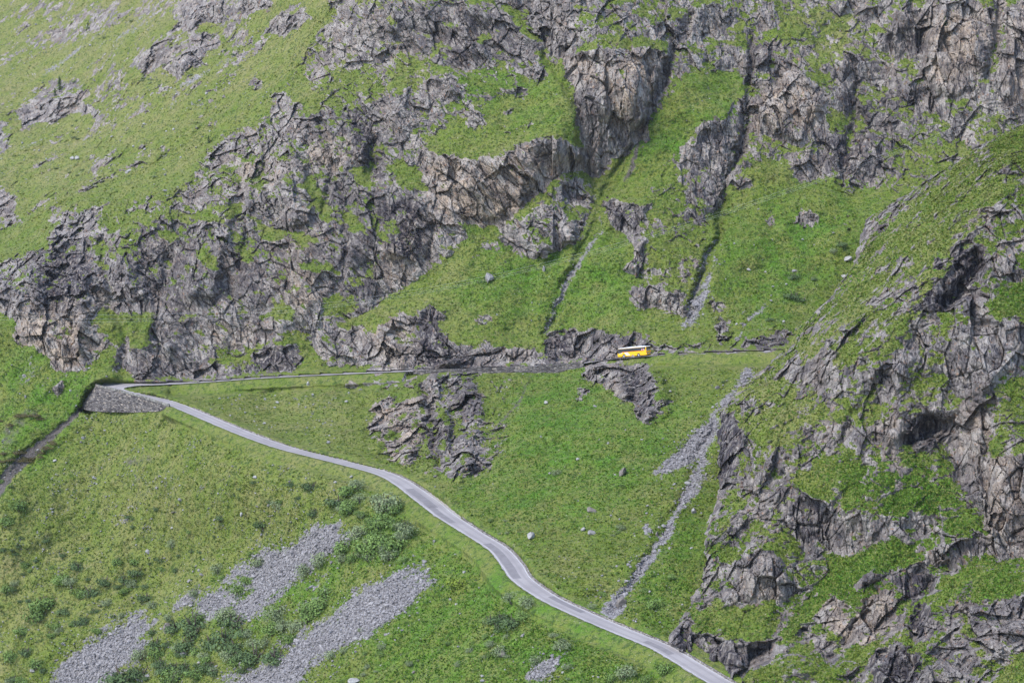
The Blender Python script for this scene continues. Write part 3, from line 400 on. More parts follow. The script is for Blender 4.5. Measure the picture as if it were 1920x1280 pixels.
# road bed: where the roadway (a little wider) lies, its own depth
W_road = np.zeros((MH, MW)); Yroad = np.zeros((MH, MW))
def bed(p4, drop):
    q = p4.copy(); q[:, 2] -= drop; us, vs = proj(q)
    a = max(0, int((us.min() - U0) / MS) - 1); b = min(MW, int((us.max() - U0) / MS) + 3); c = max(0, int((vs.min() - V0) / MS) - 1); d = min(MH, int((vs.max() - V0) / MS) + 3)
    if b <= a or d <= c: return
    mu, mv = MU[c:d, a:b], MV[c:d, a:b]; ins = inpoly(mu, mv, list(zip(us, vs)))
    if not ins.any(): return
    n = np.cross(q[2] - q[0], q[3] - q[1]); dx, ry, rz = ray(mu[ins], mv[ins])
    t = (n @ (q[0] - np.array([0, 0, CZ]))) / (n[0] * dx + n[1] * ry + n[2] * rz)
    w = W_road[c:d, a:b]; y = Yroad[c:d, a:b]; y[ins] = t * ry; w[ins] = 1
for i in range(len(OUT) - 1):
    o0, o1, i0, i1 = OUT[i], OUT[i + 1], INN[i], INN[i + 1]
    e0 = (o0 - i0) / np.linalg.norm(o0 - i0); e1 = (o1 - i1) / np.linalg.norm(o1 - i1); mo = 1.4
    if i > len(OUT) - 8 * 3 * 4: pass
    bed(np.array([o0 + e0 * mo, o1 + e1 * mo, i1 - e1 * mo, i0 - e0 * mo]), 0.14)
for i in range(len(OUT) - 1):                    # turfed embankment falling away on the valley side
    up_ = i < NU; E, K = (INN, OUT) if up_ else (OUT, INN); u_, v_ = proj(E[i])
    if (up_ and (u_ < 330 or 765 < u_ < 1235)) or (not up_ and u_ < 322) or v_ > 1330: continue
    e0 = (E[i] - K[i]) / np.linalg.norm(E[i] - K[i]); e1 = (E[i + 1] - K[i + 1]) / np.linalg.norm(E[i + 1] - K[i + 1]); L_, h_ = (6.0, 3.0) if up_ else (4.5, 2.0)
    q4 = np.array([E[i] + e0 * L_, E[i + 1] + e1 * L_, E[i + 1] + e1 * .9, E[i] + e0 * .9]); q4[:2, 2] -= h_; bed(q4, .05 if u_ < 1235 or not up_ else -.35)
wb = np.maximum(blur(W_road, 2.2), 1e-9); Yext = blur(Yroad * W_road, 2.2) / wb
w1 = np.maximum(blur(W_road, .8), 1e-9); Yin = blur(Yroad * W_road, .8) / w1
Wr = np.maximum(np.clip(wb * 2.0, 0, 1), blur(W_road, .6)); Yext = np.where(W_road > 0, Yin, np.where(wb > .004, Yext, YA)); Wr = np.where(wb > .004, Wr, 0)
Wr = np.where(MU > uE(MV) + 12, np.where(MV > 1100, Wr, 0), Wr)

def ledges(Rm, Ym, keep, amp, lam=.35, mu=(1 / 130.0) ** 2):
    """depth change that steepens bare rock and flattens turf: least-squares fit of the wanted steps, smooth sideways"""
    q = unproj(MU, MV, Ym); dz = np.minimum(np.abs(np.gradient(q[..., 2], axis=0)), .7) / MS
    cot = 1.25 - 1.25 * sstep(.2, .8, blur(Rm, 1.5)); g = -(cot - blur(cot, 40)) * dz * keep          # per px of v
    Hp = np.concatenate([g, -g[::-1]], 0); Hp = np.concatenate([Hp, Hp[:, ::-1]], 1)
    ku = 2 * np.pi * np.fft.fftfreq(Hp.shape[1], MS)[None]; kv = 2 * np.pi * np.fft.fftfreq(Hp.shape[0], MS)[:, None]
    Gf = np.fft.fft2(Hp); y = np.real(np.fft.ifft2(-1j * kv * Gf / (kv ** 2 + lam * ku ** 2 + mu)))[:MH, :MW]
    return amp * np.tanh(y / amp) * keep
RB_noise = np.clip(Bs_s + .7 * fbm(unproj(MU, MV, YB) / np.array([8.0, 8.0, 10.0]) + 50, 21, 4) * (1 - np.abs(2 * Bs_s - 1)) + .05, 0, 1)
KEEP = (1 - Wr) * (1 - .8 * np.clip(Grv, 0, 1))
LA = ledges(Rk_s * (1 - np.clip(Grv * 1.3, 0, 1)), YA, KEEP, 12.5)
LB = ledges(RB_noise, YB, np.ones_like(Wr), 7.5)
def make_ground(name, layer, uu, vv, Y0, roll=None):
    """uu,vv: grids; Y0: smooth depth; returns arrays and the mesh"""
    nr, nc = uu.shape; P0 = unproj(uu, vv, Y0); p = P0.reshape(-1, 3)
    wu = fbm(p / 11.0, 3, 4).reshape(uu.shape); wv = fbm(p / 9.0 + 31.7, 5, 4).reshape(uu.shape)
    w2 = fbm(p / 2.2 + 7, 8, 2).reshape(uu.shape)
    su = uu + 13 * wu + 3.5 * w2; sv = vv + 9 * wv + 2.5 * w2
    base = Rk_s if layer == 'A' else Bs_s
    R = samp(base, su, sv); G = samp(Grv, uu + 6 * wu + 3 * w2, vv + 5 * wv + 3 * w2) if layer == 'A' else np.zeros_like(uu)
    D = samp(Dirt, uu + 4 * wu + 2 * w2, vv + 4 * wv + 2 * w2)
    if layer == 'B':
        n1 = fbm(p / np.array([7.0, 7.0, 9.0]) + 50, 21, 4).reshape(uu.shape); R = np.clip(R + .75 * n1 * (1 - np.abs(2 * R - 1)) + .05, 0, 1)
    road = samp(Wr, uu, vv) if (layer == 'A' or True) else 0
    if layer == 'B': road = road * (vv > 1100) * 0
    R = R * (1 - np.clip(G * 1.3, 0, 1))
    damp = (1 - road) * (1 - .75 * np.clip(G, 0, 1))
    far = sstep(1000, 820, Y0) * .5 + .5
    Y = Y0 + samp(LA if layer == 'A' else LB, su, sv)
    Y += samp(Gul if layer == 'A' else GulB, su, sv) * (1 - road)
    q = unproj(uu, vv, Y).reshape(-1, 3)
    Rf = R.ravel() * damp.ravel()
    but = fbm(np.stack([q[:, 0] + (.55 * q[:, 2] if layer == 'A' else 0), q[:, 1] * .6, q[:, 2] * .3], -1) / 20.0, 47, 3) * 3.6 * Rf * np.where(q[:, 1] > 850, .5, 1)
    big = fbm(q / 38.0, 40, 3) * 4.5 + fbm(q / 14.0 + 9, 44, 3) * 2.0
    dsp = big * damp.ravel() * (1 - .5 * G.ravel()) + but
    grs = fbm(q / np.array([5.0, 5.0, 3.0]), 50, 3) * .55 + fbm(q / 1.3, 55, 2) * .34 + rng.normal(0, .085, len(q))
    sod = (np.abs(fbm(q / np.array([3.4, 3.4, 2.4]) + 70, 58, 2)) - .3) * -1.9 * sstep(.08, .3, R.ravel()) * (1.25 if layer == 'B' else .8); grs = grs + sod
    dsp += grs * (1 - road.ravel()) * (1 - Rf) * (1 - .5 * G.ravel())
    sel = np.nonzero(Rf > .04)[0]; qs = q[sel]; rs = Rf[sel]
    # foliation: slabs dipping to the right on the left face, upright ribs elsewhere
    ang = np.where(qs[:, 0] < 15, np.where(qs[:, 1] < 712, -.45, .62), .12) if layer == 'A' else np.full(len(qs), .15)
    ca, sa = np.cos(ang), np.sin(ang)
    qa = np.stack([qs[:, 0] * ca + qs[:, 2] * sa, qs[:, 1] * .9, -qs[:, 0] * sa + qs[:, 2] * ca], -1).astype(np.float32)
    wob = np.stack([fbm(qs / 6.0, 61, 2), fbm(qs / 6.0 + 40, 62, 2), fbm(qs / 6.0 + 80, 63, 2)], -1)
    d = np.zeros(len(qs), np.float32)
    for k, (sx, sy, sz, amp, crk, wb_) in enumerate(((12.0, 13.0, 22.0, 4.2, .0, .07), (5.2, 6.5, 13.0, 2.9, .9, .07), (2.4, 3.2, 6.5, 1.1, .28, .08), (1.0, 1.4, 2.6, .34, .2, .1))):
        f1, f2, fh = voro((qa + wob * sx * wb_) / np.array([sx, sy, sz]), 70 + k * 5)
        d += amp * fh + crk * (1 - sstep(.0, .075, f2 - f1))
    sw_ = fbm(qs / 9.0, 91, 3) * 1.3
    for per, amp in ((3.9, .8), (1.7, .4)):
        t_ = ((qa[:, 0] + qa[:, 1] * .5) / per + sw_ * 1.6 / per) % 1.0; d += amp * (np.minimum(t_ / .82, (1 - t_) / .18) - .5) * -1.0
    fl = np.ones(len(q)); dsp[sel] += d * rs * np.clip(far.ravel()[sel], 0, 1)
    Y = Y + dsp.reshape(uu.shape)
    # scree: lumpy
    if layer == 'A':
        gs = np.nonzero(G.ravel() > .05)[0]
        if len(gs):
            f1, f2, fh = voro(q[gs] / .95, 140); Yf = Y.ravel(); Yf[gs] += (fh * .55 + .12 * (1 - sstep(0, .15, f2 - f1))) * np.clip(G.ravel()[gs] * 1.5, 0, 1) * (1 - road.ravel()[gs]); Y = Yf.reshape(uu.shape)
        rw = samp(Wr, uu, vv); ye = samp(Yext, uu, vv); Y = Y * (1 - rw) + ye * rw
    return Y, R, G, D, road

def normals(P):
    du = np.gradient(P, axis=1); dv = np.gradient(P, axis=0); n = np.cross(du, dv); n /= np.linalg.norm(n, axis=-1)[..., None] + 1e-9
    return np.where((n[..., 1] > 0)[..., None], -n, n)
def finish_ground(name, layer, uu, vv, Y, R, G, D, mat, P=None):
    if P is None: P = unproj(uu, vv, Y)
    nr, nc = uu.shape; px = abs(vv[1, 0] - vv[0, 0])
    n = normals(P); nz = .45 * n[..., 2] + .55 * blur(n[..., 2], 2.5 / px, 2.5 / px); nzb = blur(n[..., 2], 7 / px, 7 / px)
    q = P.reshape(-1, 3); 
    an = np.where(q[:, 0] < 15, .62, .12) if layer == 'A' else np.full(len(q), -.45); an = np.where((q[:, 1] > 860) & (layer == 'A'), -.6, an); ca, sa = np.cos(an), np.sin(an)
    qr = np.stack([(q[:, 0] * ca + q[:, 2] * sa) / 2.3, q[:, 1] / 3.5, (-q[:, 0] * sa + q[:, 2] * ca) / (5.0 if layer == 'A' else 2.8)], -1); nn = fbm(qr + 3, 200, 4, .62).reshape(uu.shape); n3 = fbm(q / 14.0 + 3, 205, 3).reshape(uu.shape)
    rock = R * 1.0 - .05 + (0.58 - nz) * 1.15 * sstep(.02, .4, R) + (.70 * nn + .50 * n3) * sstep(.0, .3, R) + .2 * (.55 - nzb)
    fz = sstep(815, 930, P[..., 1]); rock = rock + .24 * fz * sstep(.12, .4, R)
    if layer == 'B': rock = rock - .30 * np.exp(-np.maximum(TB, 0) * (2110 - EB) / 22.0) * (vv < 780)
    rock = sstep(.40, .56, rock)
    tan = np.clip(samp(Tan, uu, vv) * .9 + .55 * n3 + .1, 0, 1); dark = np.clip(samp(Dark, uu + 10 * nn, vv + 10 * nn) * 1.0 + .30 * n3 + (.26 if layer == 'B' else .02), 0, 1)
    fl = fbm(np.stack([(q[:, 0] * .55 - q[:, 2] * .83) / 2.6, q[:, 1] / 9.0, (q[:, 0] * .83 + q[:, 2] * .55) / 24.0], -1), 230, 3).reshape(uu.shape); n4 = fbm(q / 38.0, 233, 3).reshape(uu.shape)
    yel = samp(Yel, uu, vv) + .40 * n3 + .35 * fl + .35 * n4
    if layer == 'B': yel = yel + .6 * np.exp(-np.maximum(TB, 0) * (2110 - EB) / 30.0)
    yel = np.clip(yel, 0, 1); lush = np.clip(samp(Lush, uu, vv) + .2 * n3, 0, 1)
    grv = sstep(.46, .60, G * .95 + (.40 * vnoise(q / .9, 222).reshape(uu.shape) + .55 * fl + .30 * nn) * sstep(.03, .25, G) * (1 - .45 * sstep(.75, .98, G)))
    dirt = sstep(.4, .7, D + .2 * nn + .9 * np.maximum(fl - .42, 0) + .7 * np.maximum(n4 + .5 * nn - .62, 0))
    r, c = np.mgrid[0:nr - 1, 0:nc - 1]; i0 = (r * nc + c).ravel(); quads = np.stack([i0, i0 + nc, i0 + nc + 1, i0 + 1], -1)
    fsm = (rock[:-1, :-1].ravel() < .5) & (grv[:-1, :-1].ravel() < .5)
    me = mesh_np(name, P.reshape(-1, 3), quads, fsm)
    attr_col(me, 'cover', np.stack([rock, grv, dirt, np.ones_like(rock)], -1)); attr_col(me, 'tone', np.stack([tan, dark, yel, lush], -1))
    o = link(name, me, mat); return o, P, rock, grv
# ------------------------------------------------------------------ materials
def new_mat(name):
    m = bpy.data.materials.new(name); m.use_nodes = True; nt = m.node_tree
    return m, nt, nt.nodes['Principled BSDF']
class NB:
    def __init__(s, nt): s.nt = nt
    def n(s, typ, **kw):
        nd = s.nt.nodes.new(typ)
        for k, v in kw.items(): setattr(nd, k, v)
        return nd
    def l(s, a, b): s.nt.links.new(a, b)
    def noise(s, vec, scale, detail=3, rough=.55, dist=0.0):
        nd = s.n('ShaderNodeTexNoise'); nd.inputs['Scale'].default_value = scale; nd.inputs['Detail'].default_value = detail
        nd.inputs['Roughness'].default_value = rough; nd.inputs['Distortion'].default_value = dist; s.l(vec, nd.inputs['Vector']); return nd.outputs['Fac']
    def vor(s, vec, scale, feat='F1', out='Distance'):
        nd = s.n('ShaderNodeTexVoronoi', feature=feat); nd.inputs['Scale'].default_value = scale; s.l(vec, nd.inputs['Vector']); return nd.outputs[out]
    def ramp(s, fac, a, b, lo=0.0, hi=1.0):
        nd = s.n('ShaderNodeMapRange'); nd.interpolation_type = 'SMOOTHSTEP'; nd.inputs[1].default_value = a; nd.inputs[2].default_value = b
        nd.inputs[3].default_value = lo; nd.inputs[4].default_value = hi; s.l(fac, nd.inputs[0]); return nd.outputs[0]
    def mix(s, fac, a, b):
        nd = s.n('ShaderNodeMix', data_type='RGBA')
        for sock, v in ((0, fac), (6, a), (7, b)):
            if isinstance(v, (int, float)): nd.inputs[sock].default_value = v
            elif isinstance(v, tuple): nd.inputs[sock].default_value = (*v, 1)
            else: s.l(v, nd.inputs[sock])
        return nd.outputs[2]
    def math(s, op, a, b=0.5):
        nd = s.n('ShaderNodeMath', operation=op)
        for i, v in enumerate((a, b)):
            if isinstance(v, (int, float)): nd.inputs[i].default_value = v
            else: s.l(v, nd.inputs[i])
        return nd.outputs[0]
    def vmap(s, vec, scale, rot=(0, 0, 0)):
        nd = s.n('ShaderNodeMapping'); nd.inputs['Scale'].default_value = scale; nd.inputs['Rotation'].default_value = rot; s.l(vec, nd.inputs['Vector']); return nd.outputs[0]
    def bump(s, h, strength, dist, nrm=None):
        nd = s.n('ShaderNodeBump'); nd.inputs['Strength'].default_value = strength; nd.inputs['Distance'].default_value = dist; s.l(h, nd.inputs['Height'])
        if nrm is not None: s.l(nrm, nd.inputs['Normal'])
        return nd.outputs[0]
def ground_mat():
    m, nt, bs = new_mat('alpine_ground'); b = NB(nt)
    pos = b.n('ShaderNodeTexCoord').outputs['Object']
    sep = b.n('ShaderNodeSeparateColor'); a1 = b.n('ShaderNodeAttribute', attribute_name='cover'); b.l(a1.outputs['Color'], sep.inputs[0])
    rock, grv, dirt = sep.outputs[0], sep.outputs[1], sep.outputs[2]
    sp2 = b.n('ShaderNodeSeparateColor'); a2 = b.n('ShaderNodeAttribute', attribute_name='tone'); b.l(a2.outputs['Color'], sp2.inputs[0])
    tan, dark, yel = sp2.outputs[0], sp2.outputs[1], sp2.outputs[2]; lush = a2.outputs['Alpha']
    # turf
    nA = b.noise(pos, .11, 4); nB = b.noise(pos, .75, 4, .65); nC = b.noise(pos, 2.6, 2, .7); nD = b.noise(b.vmap(pos, (.35, .35, 1.6)), .9, 3, .6)
    nE = b.noise(pos, 5.5, 2, .7); nF = b.noise(pos, .30, 4, .7)
    g = b.mix(lush, (.108, .160, .018), (.070, .172, .010))
    g = b.mix(yel, g, (.172, .196, .044))
    g = b.mix(b.ramp(nA, .35, .68), g, b.mix(yel, (.145, .172, .030), (.225, .208, .080)))
    g = b.mix(b.ramp(nF, .50, .66, 0, .6), g, b.mix(lush, (.170, .160, .070), (.090, .160, .030)))
    g = b.mix(b.ramp(nF, .45, .32, 0, .55), g, (.042, .082, .016))
    g = b.mix(b.ramp(nD, .50, .72, 0, .5), g, (.170, .165, .068))
    g = b.mix(b.ramp(nB, .50, .62, 0, .8), g, (.030, .064, .012))
    g = b.mix(b.ramp(nC, .56, .74, 0, .7), g, (.240, .225, .105))
    g = b.mix(b.ramp(nC, .44, .30, 0, .8), g, (.020, .044, .010))
    g = b.mix(b.ramp(nE, .58, .74, 0, .6), g, (.230, .225, .110))
    g = b.mix(b.ramp(nE, .42, .28, 0, .6), g, (.022, .048, .010))
    g = b.mix(b.ramp(b.noise(pos, .38, 5, .72), .62, .70, 0, .5), g, (.105, .090, .055))
    sp = b.vor(pos, .9, 'F1', 'Distance'); g = b.mix(b.math('MULTIPLY', b.ramp(sp, .13, .06), b.ramp(nF, .46, .6)), g, (.46, .44, .40))
    # rock
    sx = b.n('ShaderNodeSeparateXYZ'); b.l(pos, sx.inputs[0]); rt = b.ramp(sx.outputs[0], 2, 26)
    rotL = b.vmap(pos, (1, 1, 1), (0, .61, 0)); rotR = b.vmap(pos, (1, 1, 1), (0, .10, 0))
    vm = b.n('ShaderNodeMix', data_type='VECTOR'); b.l(rt, vm.inputs[0]); b.l(rotL, vm.inputs[4]); b.l(rotR, vm.inputs[5]); rot = vm.outputs[1]
    sl = b.vmap(rot, (.55, .3, .10)); sl2 = b.vmap(rot, (.30, .3, .12)); st = b.vmap(pos, (.5, .4, .10))
    r1 = b.noise(pos, .16, 5, .6); r2 = b.noise(sl, 1.5, 5, .68, .5); r3 = b.noise(st, 1.5, 4, .6, .3); r4 = b.noise(pos, 1.7, 4, .7)
    cs = b.n('ShaderNodeSeparateColor'); b.l(b.vor(sl2, 1.3, 'F1', 'Color'), cs.inputs[0])
    k = b.mix(b.ramp(r1, .32, .66), (.145, .127, .124), (.290, .260, .242))
    k = b.mix(tan, k, b.mix(b.ramp(r1, .35, .65), (.255, .198, .152), (.430, .345, .262)))
    k = b.mix(b.ramp(cs.outputs[0], .2, .9, .0, .55), k, (.088, .080, .084)); k = b.mix(b.ramp(cs.outputs[1], .58, .82, 0, .65), k, (.370, .335, .300))
    k = b.mix(b.ramp(r2, .52, .70, 0, .6), k, (.390, .350, .312))
    k = b.mix(b.ramp(r2, .45, .33, 0, .8), k, (.030, .026, .036))
    k = b.mix(b.ramp(r4, .60, .80, 0, .6), k, (.370, .340, .312))
    k = b.mix(b.math('MULTIPLY', b.ramp(b.noise(pos, .6, 3), .58, .70), b.ramp(r4, .4, .6)), k, (.270, .150, .085))
    k = b.mix(b.math('MULTIPLY', b.ramp(r3, .33, .60), dark), k, (.034, .029, .036))
    k = b.mix(b.ramp(r3, .60, .74, 0, .65), k, (.042, .037, .045))
    k = b.mix(b.ramp(r4, .42, .26, 0, .6), k, (.038, .040, .034))
    ce = b.vor(b.vmap(rot, (.42, .3, .17)), 1.0, 'DISTANCE_TO_EDGE'); k = b.mix(b.ramp(ce, .04, .0, 0, .4), k, (.022, .019, .026))
    # gravel and earth
    v1 = b.vor(pos, 1.5, 'F1', 'Color'); sv = b.n('ShaderNodeSeparateColor'); b.l(v1, sv.inputs[0])
    gr = b.mix(sv.outputs[0], (.130, .121, .123), (.300, .284, .282)); gr = b.mix(b.ramp(r4, .45, .3, 0, .6), gr, (.07, .066, .066))
    di = b.mix(b.ramp(r4, .3, .7), (.058, .051, .049), (.140, .122, .112))
    c = b.mix(dirt, g, di)
    c = b.mix(grv, c, gr)
    e = b.math('ADD', rock, b.math('MULTIPLY', b.math('SUBTRACT', nB, .5), .9)); e = b.ramp(e, .38, .60)
    c = b.mix(e, c, k)
    b.l(c, bs.inputs['Base Color']); bs.inputs['Roughness'].default_value = .93
    bs.inputs['Specular IOR Level'].default_value = .18
    cr = b.vor(sl, 1.8, 'DISTANCE_TO_EDGE'); hr = b.math('ADD', b.math('MULTIPLY', b.ramp(cr, 0, .16), .5), b.math('ADD', b.math('MULTIPLY', r2, .9), r4))
    hg = b.math('ADD', nC, b.math('MULTIPLY', nB, .9))
    hm = b.n('ShaderNodeMix', data_type='FLOAT'); b.l(e, hm.inputs[0]); b.l(hg, hm.inputs[2]); b.l(hr, hm.inputs[3])
    b.l(b.bump(hm.outputs[0], .95, .55), bs.inputs['Normal'])
    return m
M_ground = ground_mat()
def simple(name, col, rough=.6, var=.12, scale=3.0, metal=0.0, spec=.4, bumpd=0.0):
    m, nt, bs = new_mat(name); b = NB(nt); pos = b.n('ShaderNodeTexCoord').outputs['Object']
    n = b.noise(pos, scale, 4, .6); lo = tuple(max(0, x * (1 - var)) for x in col); hi = tuple(min(1, x * (1 + var)) for x in col)
    b.l(b.mix(b.ramp(n, .3, .7), lo, hi), bs.inputs['Base Color']); bs.inputs['Roughness'].default_value = rough; bs.inputs['Metallic'].default_value = metal
    bs.inputs['Specular IOR Level'].default_value = spec
    if bumpd: b.l(b.bump(n, .8, bumpd), bs.inputs['Normal'])
    return m
def stone_mat(name, lo, hi, stain):
    m, nt, bs = new_mat(name); b = NB(nt); pos = b.n('ShaderNodeTexCoord').outputs['Object']
    oi = b.n('ShaderNodeObjectInfo').outputs['Random']; a = b.n('ShaderNodeAttribute', attribute_name='vary').outputs['Fac']
    n = b.noise(pos, 1.6, 4, .65); c = b.mix(b.ramp(n, .3, .7), lo, hi); c = b.mix(b.ramp(b.noise(pos, 3.5, 3), .55, .7, 0, .6), c, stain)
    c = b.mix(b.math('MULTIPLY', a, .55), c, tuple(x * .35 for x in lo))
    b.l(c, bs.inputs['Base Color']); bs.inputs['Roughness'].default_value = .92; bs.inputs['Specular IOR Level'].default_value = .15
    b.l(b.bump(n, .7, .15), bs.inputs['Normal']); return m
M_stone = stone_mat('grey_stone', (.150, .144, .146), (.320, .310, .300), (.10, .095, .085))
M_pale = stone_mat('pale_stone', (.23, .222, .215), (.41, .40, .38), (.13, .12, .10))
M_brown = stone_mat('brown_stone', (.13, .115, .105), (.25, .22, .195), (.07, .06, .055))
M_scree = stone_mat('scree_stone', (.155, .145, .149), (.335, .316, .315), (.085, .08, .078))
def leaf_mat(name, lo, hi):
    m, nt, bs = new_mat(name); b = NB(nt)
    a = b.n('ShaderNodeAttribute', attribute_name='vary').outputs['Fac']; oi = b.n('ShaderNodeObjectInfo').outputs['Random']
    c = b.mix(a, lo, hi); c = b.mix(b.math('MULTIPLY', oi, .35), c, tuple(x * 1.25 for x in hi)); b.l(c, bs.inputs['Base Color']); bs.inputs['Roughness'].default_value = .7; bs.inputs['Specular IOR Level'].default_value = .2
    return m
M_leaf = {'willow': leaf_mat('willow_leaf', (.085, .120, .052), (.205, .245, .125)), 'alder': leaf_mat('alder_leaf', (.055, .105, .022), (.145, .215, .055)),
          'juniper': leaf_mat('juniper_leaf', (.032, .062, .020), (.095, .140, .052)), 'yellow': leaf_mat('yellow_green_leaf', (.080, .120, .016), (.170, .220, .030)), 'heath': leaf_mat('heath_leaf', (.045, .050, .018), (.110, .090, .035))}
M_bark = simple('bark', (.09, .07, .055), .9, .3)
# ------------------------------------------------------------------ ground sheets
PXS = 1.5
uu, vv = np.meshgrid(np.arange(-150, 2075, PXS), np.arange(-110, 1400, PXS))
Y0A = samp(YA, uu, vv)
YAf, R_, G_, D_, rd = make_ground('hillside', 'A', uu, vv, Y0A)
D_A = D_
hill, PA, rockA, grvA = finish_ground('hillside', 'A', uu, vv, YAf, R_, G_, D_, M_ground)
tag(hill, 'steep alpine mountainside of grass slopes, cliffs and scree', kind='structure')
vB = np.arange(-60, 1400, PXS); tB = np.r_[-np.linspace(1, 1 / 45, 45), np.linspace(0, 1, 500) ** 1.0]
eB = uE(vB); eB = eB + 3.0 * np.interp(vB, np.arange(-100, 1500, 14.0), rng.normal(0, 1, 115)) + 1.6 * np.interp(vB, np.arange(-100, 1500, 5.0), rng.normal(0, 1, 320))
TB, VB = np.meshgrid(tB, vB); EB = np.repeat(eB[:, None], len(tB), 1)
ub = EB + np.maximum(TB, 0) * np.maximum(2110 - EB, 60) ; ubr = ub + np.where(TB < 0, 26 * TB * TB, 0)
Y0B = samp(YB, np.clip(ub, U0, 2115), VB) + 2.5 * np.exp(-np.maximum(ub - EB, 0) / 9.0)
gapf = np.clip(samp(YA, ub, VB) - samp(YB, np.clip(ub, U0, 2115), VB), 6, 150)
Y0B = Y0B + np.where(TB < 0, (gapf + 12) * np.abs(TB) ** 1.3, 0)
YBf, R_, G_, D_, rd = make_ground('rocky_spur', 'B', ubr, VB, Y0B)
spur, PB, rockB, grvB = finish_ground('rocky_spur', 'B', ubr, VB, YBf, R_, G_ * 0, D_, M_ground)
tag(spur, 'near rocky spur of broken cliffs and turf ledges, right of the gully', kind='structure')
uB0 = ubr
nA_, nB_ = normals(PA), normals(PB)
def hit(u, v, layer=None):
    """ground point seen at photo position u, v"""
    if layer is None: layer = 'B' if u > np.interp(v, vB, eB) + 3 else 'A'
    if layer == 'A':
        i = int(np.clip(round((v + 110) / PXS), 0, uu.shape[0] - 1)); j = int(np.clip(round((u + 150) / PXS), 0, uu.shape[1] - 1)); return PA[i, j], nA_[i, j]
    i = int(np.clip(round((v + 60) / PXS), 0, len(vB) - 1)); j = 45 + int(np.clip(round((u - eB[i]) / max(2110 - eB[i], 60) * 499), 0, 499)); return PB[i, j], nB_[i, j]
# ------------------------------------------------------------------ road
def asphalt():
    m, nt, bs = new_mat('worn_asphalt'); b = NB(nt); pos = b.n('ShaderNodeTexCoord').outputs['Object']
    at = b.n('ShaderNodeAttribute', attribute_name='across').outputs['Fac']
    c = b.mix(b.ramp(b.noise(pos, .12, 4), .3, .7), (.250, .228, .226), (.318, .292, .284))
    tr = b.ramp(b.math('ABSOLUTE', b.math('SUBTRACT', b.math('ABSOLUTE', b.math('SUBTRACT', at, .5)), .22)), .02, .11, .55, 0)
    c = b.mix(tr, c, (.222, .202, .200)); c = b.mix(b.ramp(b.noise(pos, 1.2, 4, .7), .5, .8, 0, .4), c, (.17, .165, .17))
    b.l(c, bs.inputs['Base Color']); bs.inputs['Roughness'].default_value = .75; bs.inputs['Specular IOR Level'].default_value = .3
    b.l(b.bump(b.noise(pos, 9, 2), .2, .02), bs.inputs['Normal']); return m
M_asph = asphalt(); M_patch = simple('asphalt_repair', (.180, .165, .166), .75, .1, .5); M_line = simple('road_line_paint', (.45, .44, .43), .6, .2, 1.2)
M_grav = simple('roadside_gravel', (.30, .27, .245), .95, .3, 2.5)
NC = 9
def strip(E0, E1, f0, f1, lift, nc=2):
    fs = np.linspace(f0, f1, nc); V = E0[:, None] * (1 - fs[None, :, None]) + E1[:, None] * fs[None, :, None]; V = V.copy(); V[..., 2] += lift
    n = len(E0); r, c = np.mgrid[0:n - 1, 0:nc - 1]; i = (r * nc + c).ravel(); return V.reshape(-1, 3), np.stack([i, i + 1, i + nc + 1, i + nc], -1)
jag = lambda n, a: np.interp(np.arange(n), np.arange(0, n + 3, 2), rng.normal(0, a, len(np.arange(0, n + 3, 2))))
def widen(E0, E1, m):
    d = E1 - E0; L = np.linalg.norm(d, axis=1)[:, None]; return E0 - d / L * m[:, None], E1 + d / L * m[:, None]
INj, OUj = widen(INN, OUT, np.abs(jag(len(INN), .16)) + .12)
V, Q = strip(INj, OUj, 0, 1, 0, NC); me = mesh_np('road', V, Q, True)
a = me.attributes.new('across', 'FLOAT', 'POINT'); a.data.foreach_set('value', np.tile(np.linspace(0, 1, NC), len(INN)).astype(np.float32))
road = link('road', me, M_asph); tag(road, 'narrow grey asphalt pass road with a hairpin bend', kind='structure')
wid = np.linalg.norm(OUT - INN, axis=1)
for e, k in ((INN, OUT), (OUT, INN)):
    d = (k - e) / np.linalg.norm(k - e, axis=1)[:, None]; V, Q = strip(e + d * .12, e + d * .30, 0, 1, .012, 2); link('edge_line', mesh_np('edge_line', V, Q), M_line, road)
def patch(i0, i1, f0, f1): V, Q = strip(INN[i0:i1], OUT[i0:i1], f0, f1, .008, 3); link('asphalt_patch', mesh_np('asphalt_patch', V, Q), M_patch, road)
ou, ov = proj(OUT)
idx = lambda u, lo=NU: lo + int(np.argmin(np.abs(ou[lo:] - u)))
patch(idx(752), idx(800), .35, .8); patch(idx(788), idx(842), .5, .85); patch(idx(902), idx(960), .45, .88); patch(idx(1196), idx(1248), .4, .75); patch(idx(1010), idx(1075), .12, .45)
# gravel lay-by beside the bend, on the hill side
k0, k1 = idx(762), idx(832); E = INN[k0:k1]; d = E - OUT[k0:k1]; d /= np.linalg.norm(d, axis=1)[:, None]; w = np.sin(np.linspace(0, math.pi, k1 - k0))[:, None] ** .7 * 2.8
V, Q = strip(E + d * .1, E + d * (w + .1), 0, 1, .02, 4); lay = link('layby', mesh_np('layby', V, Q), M_grav); tag(lay, 'small gravel lay-by on the hill side of the bend', kind='structure')
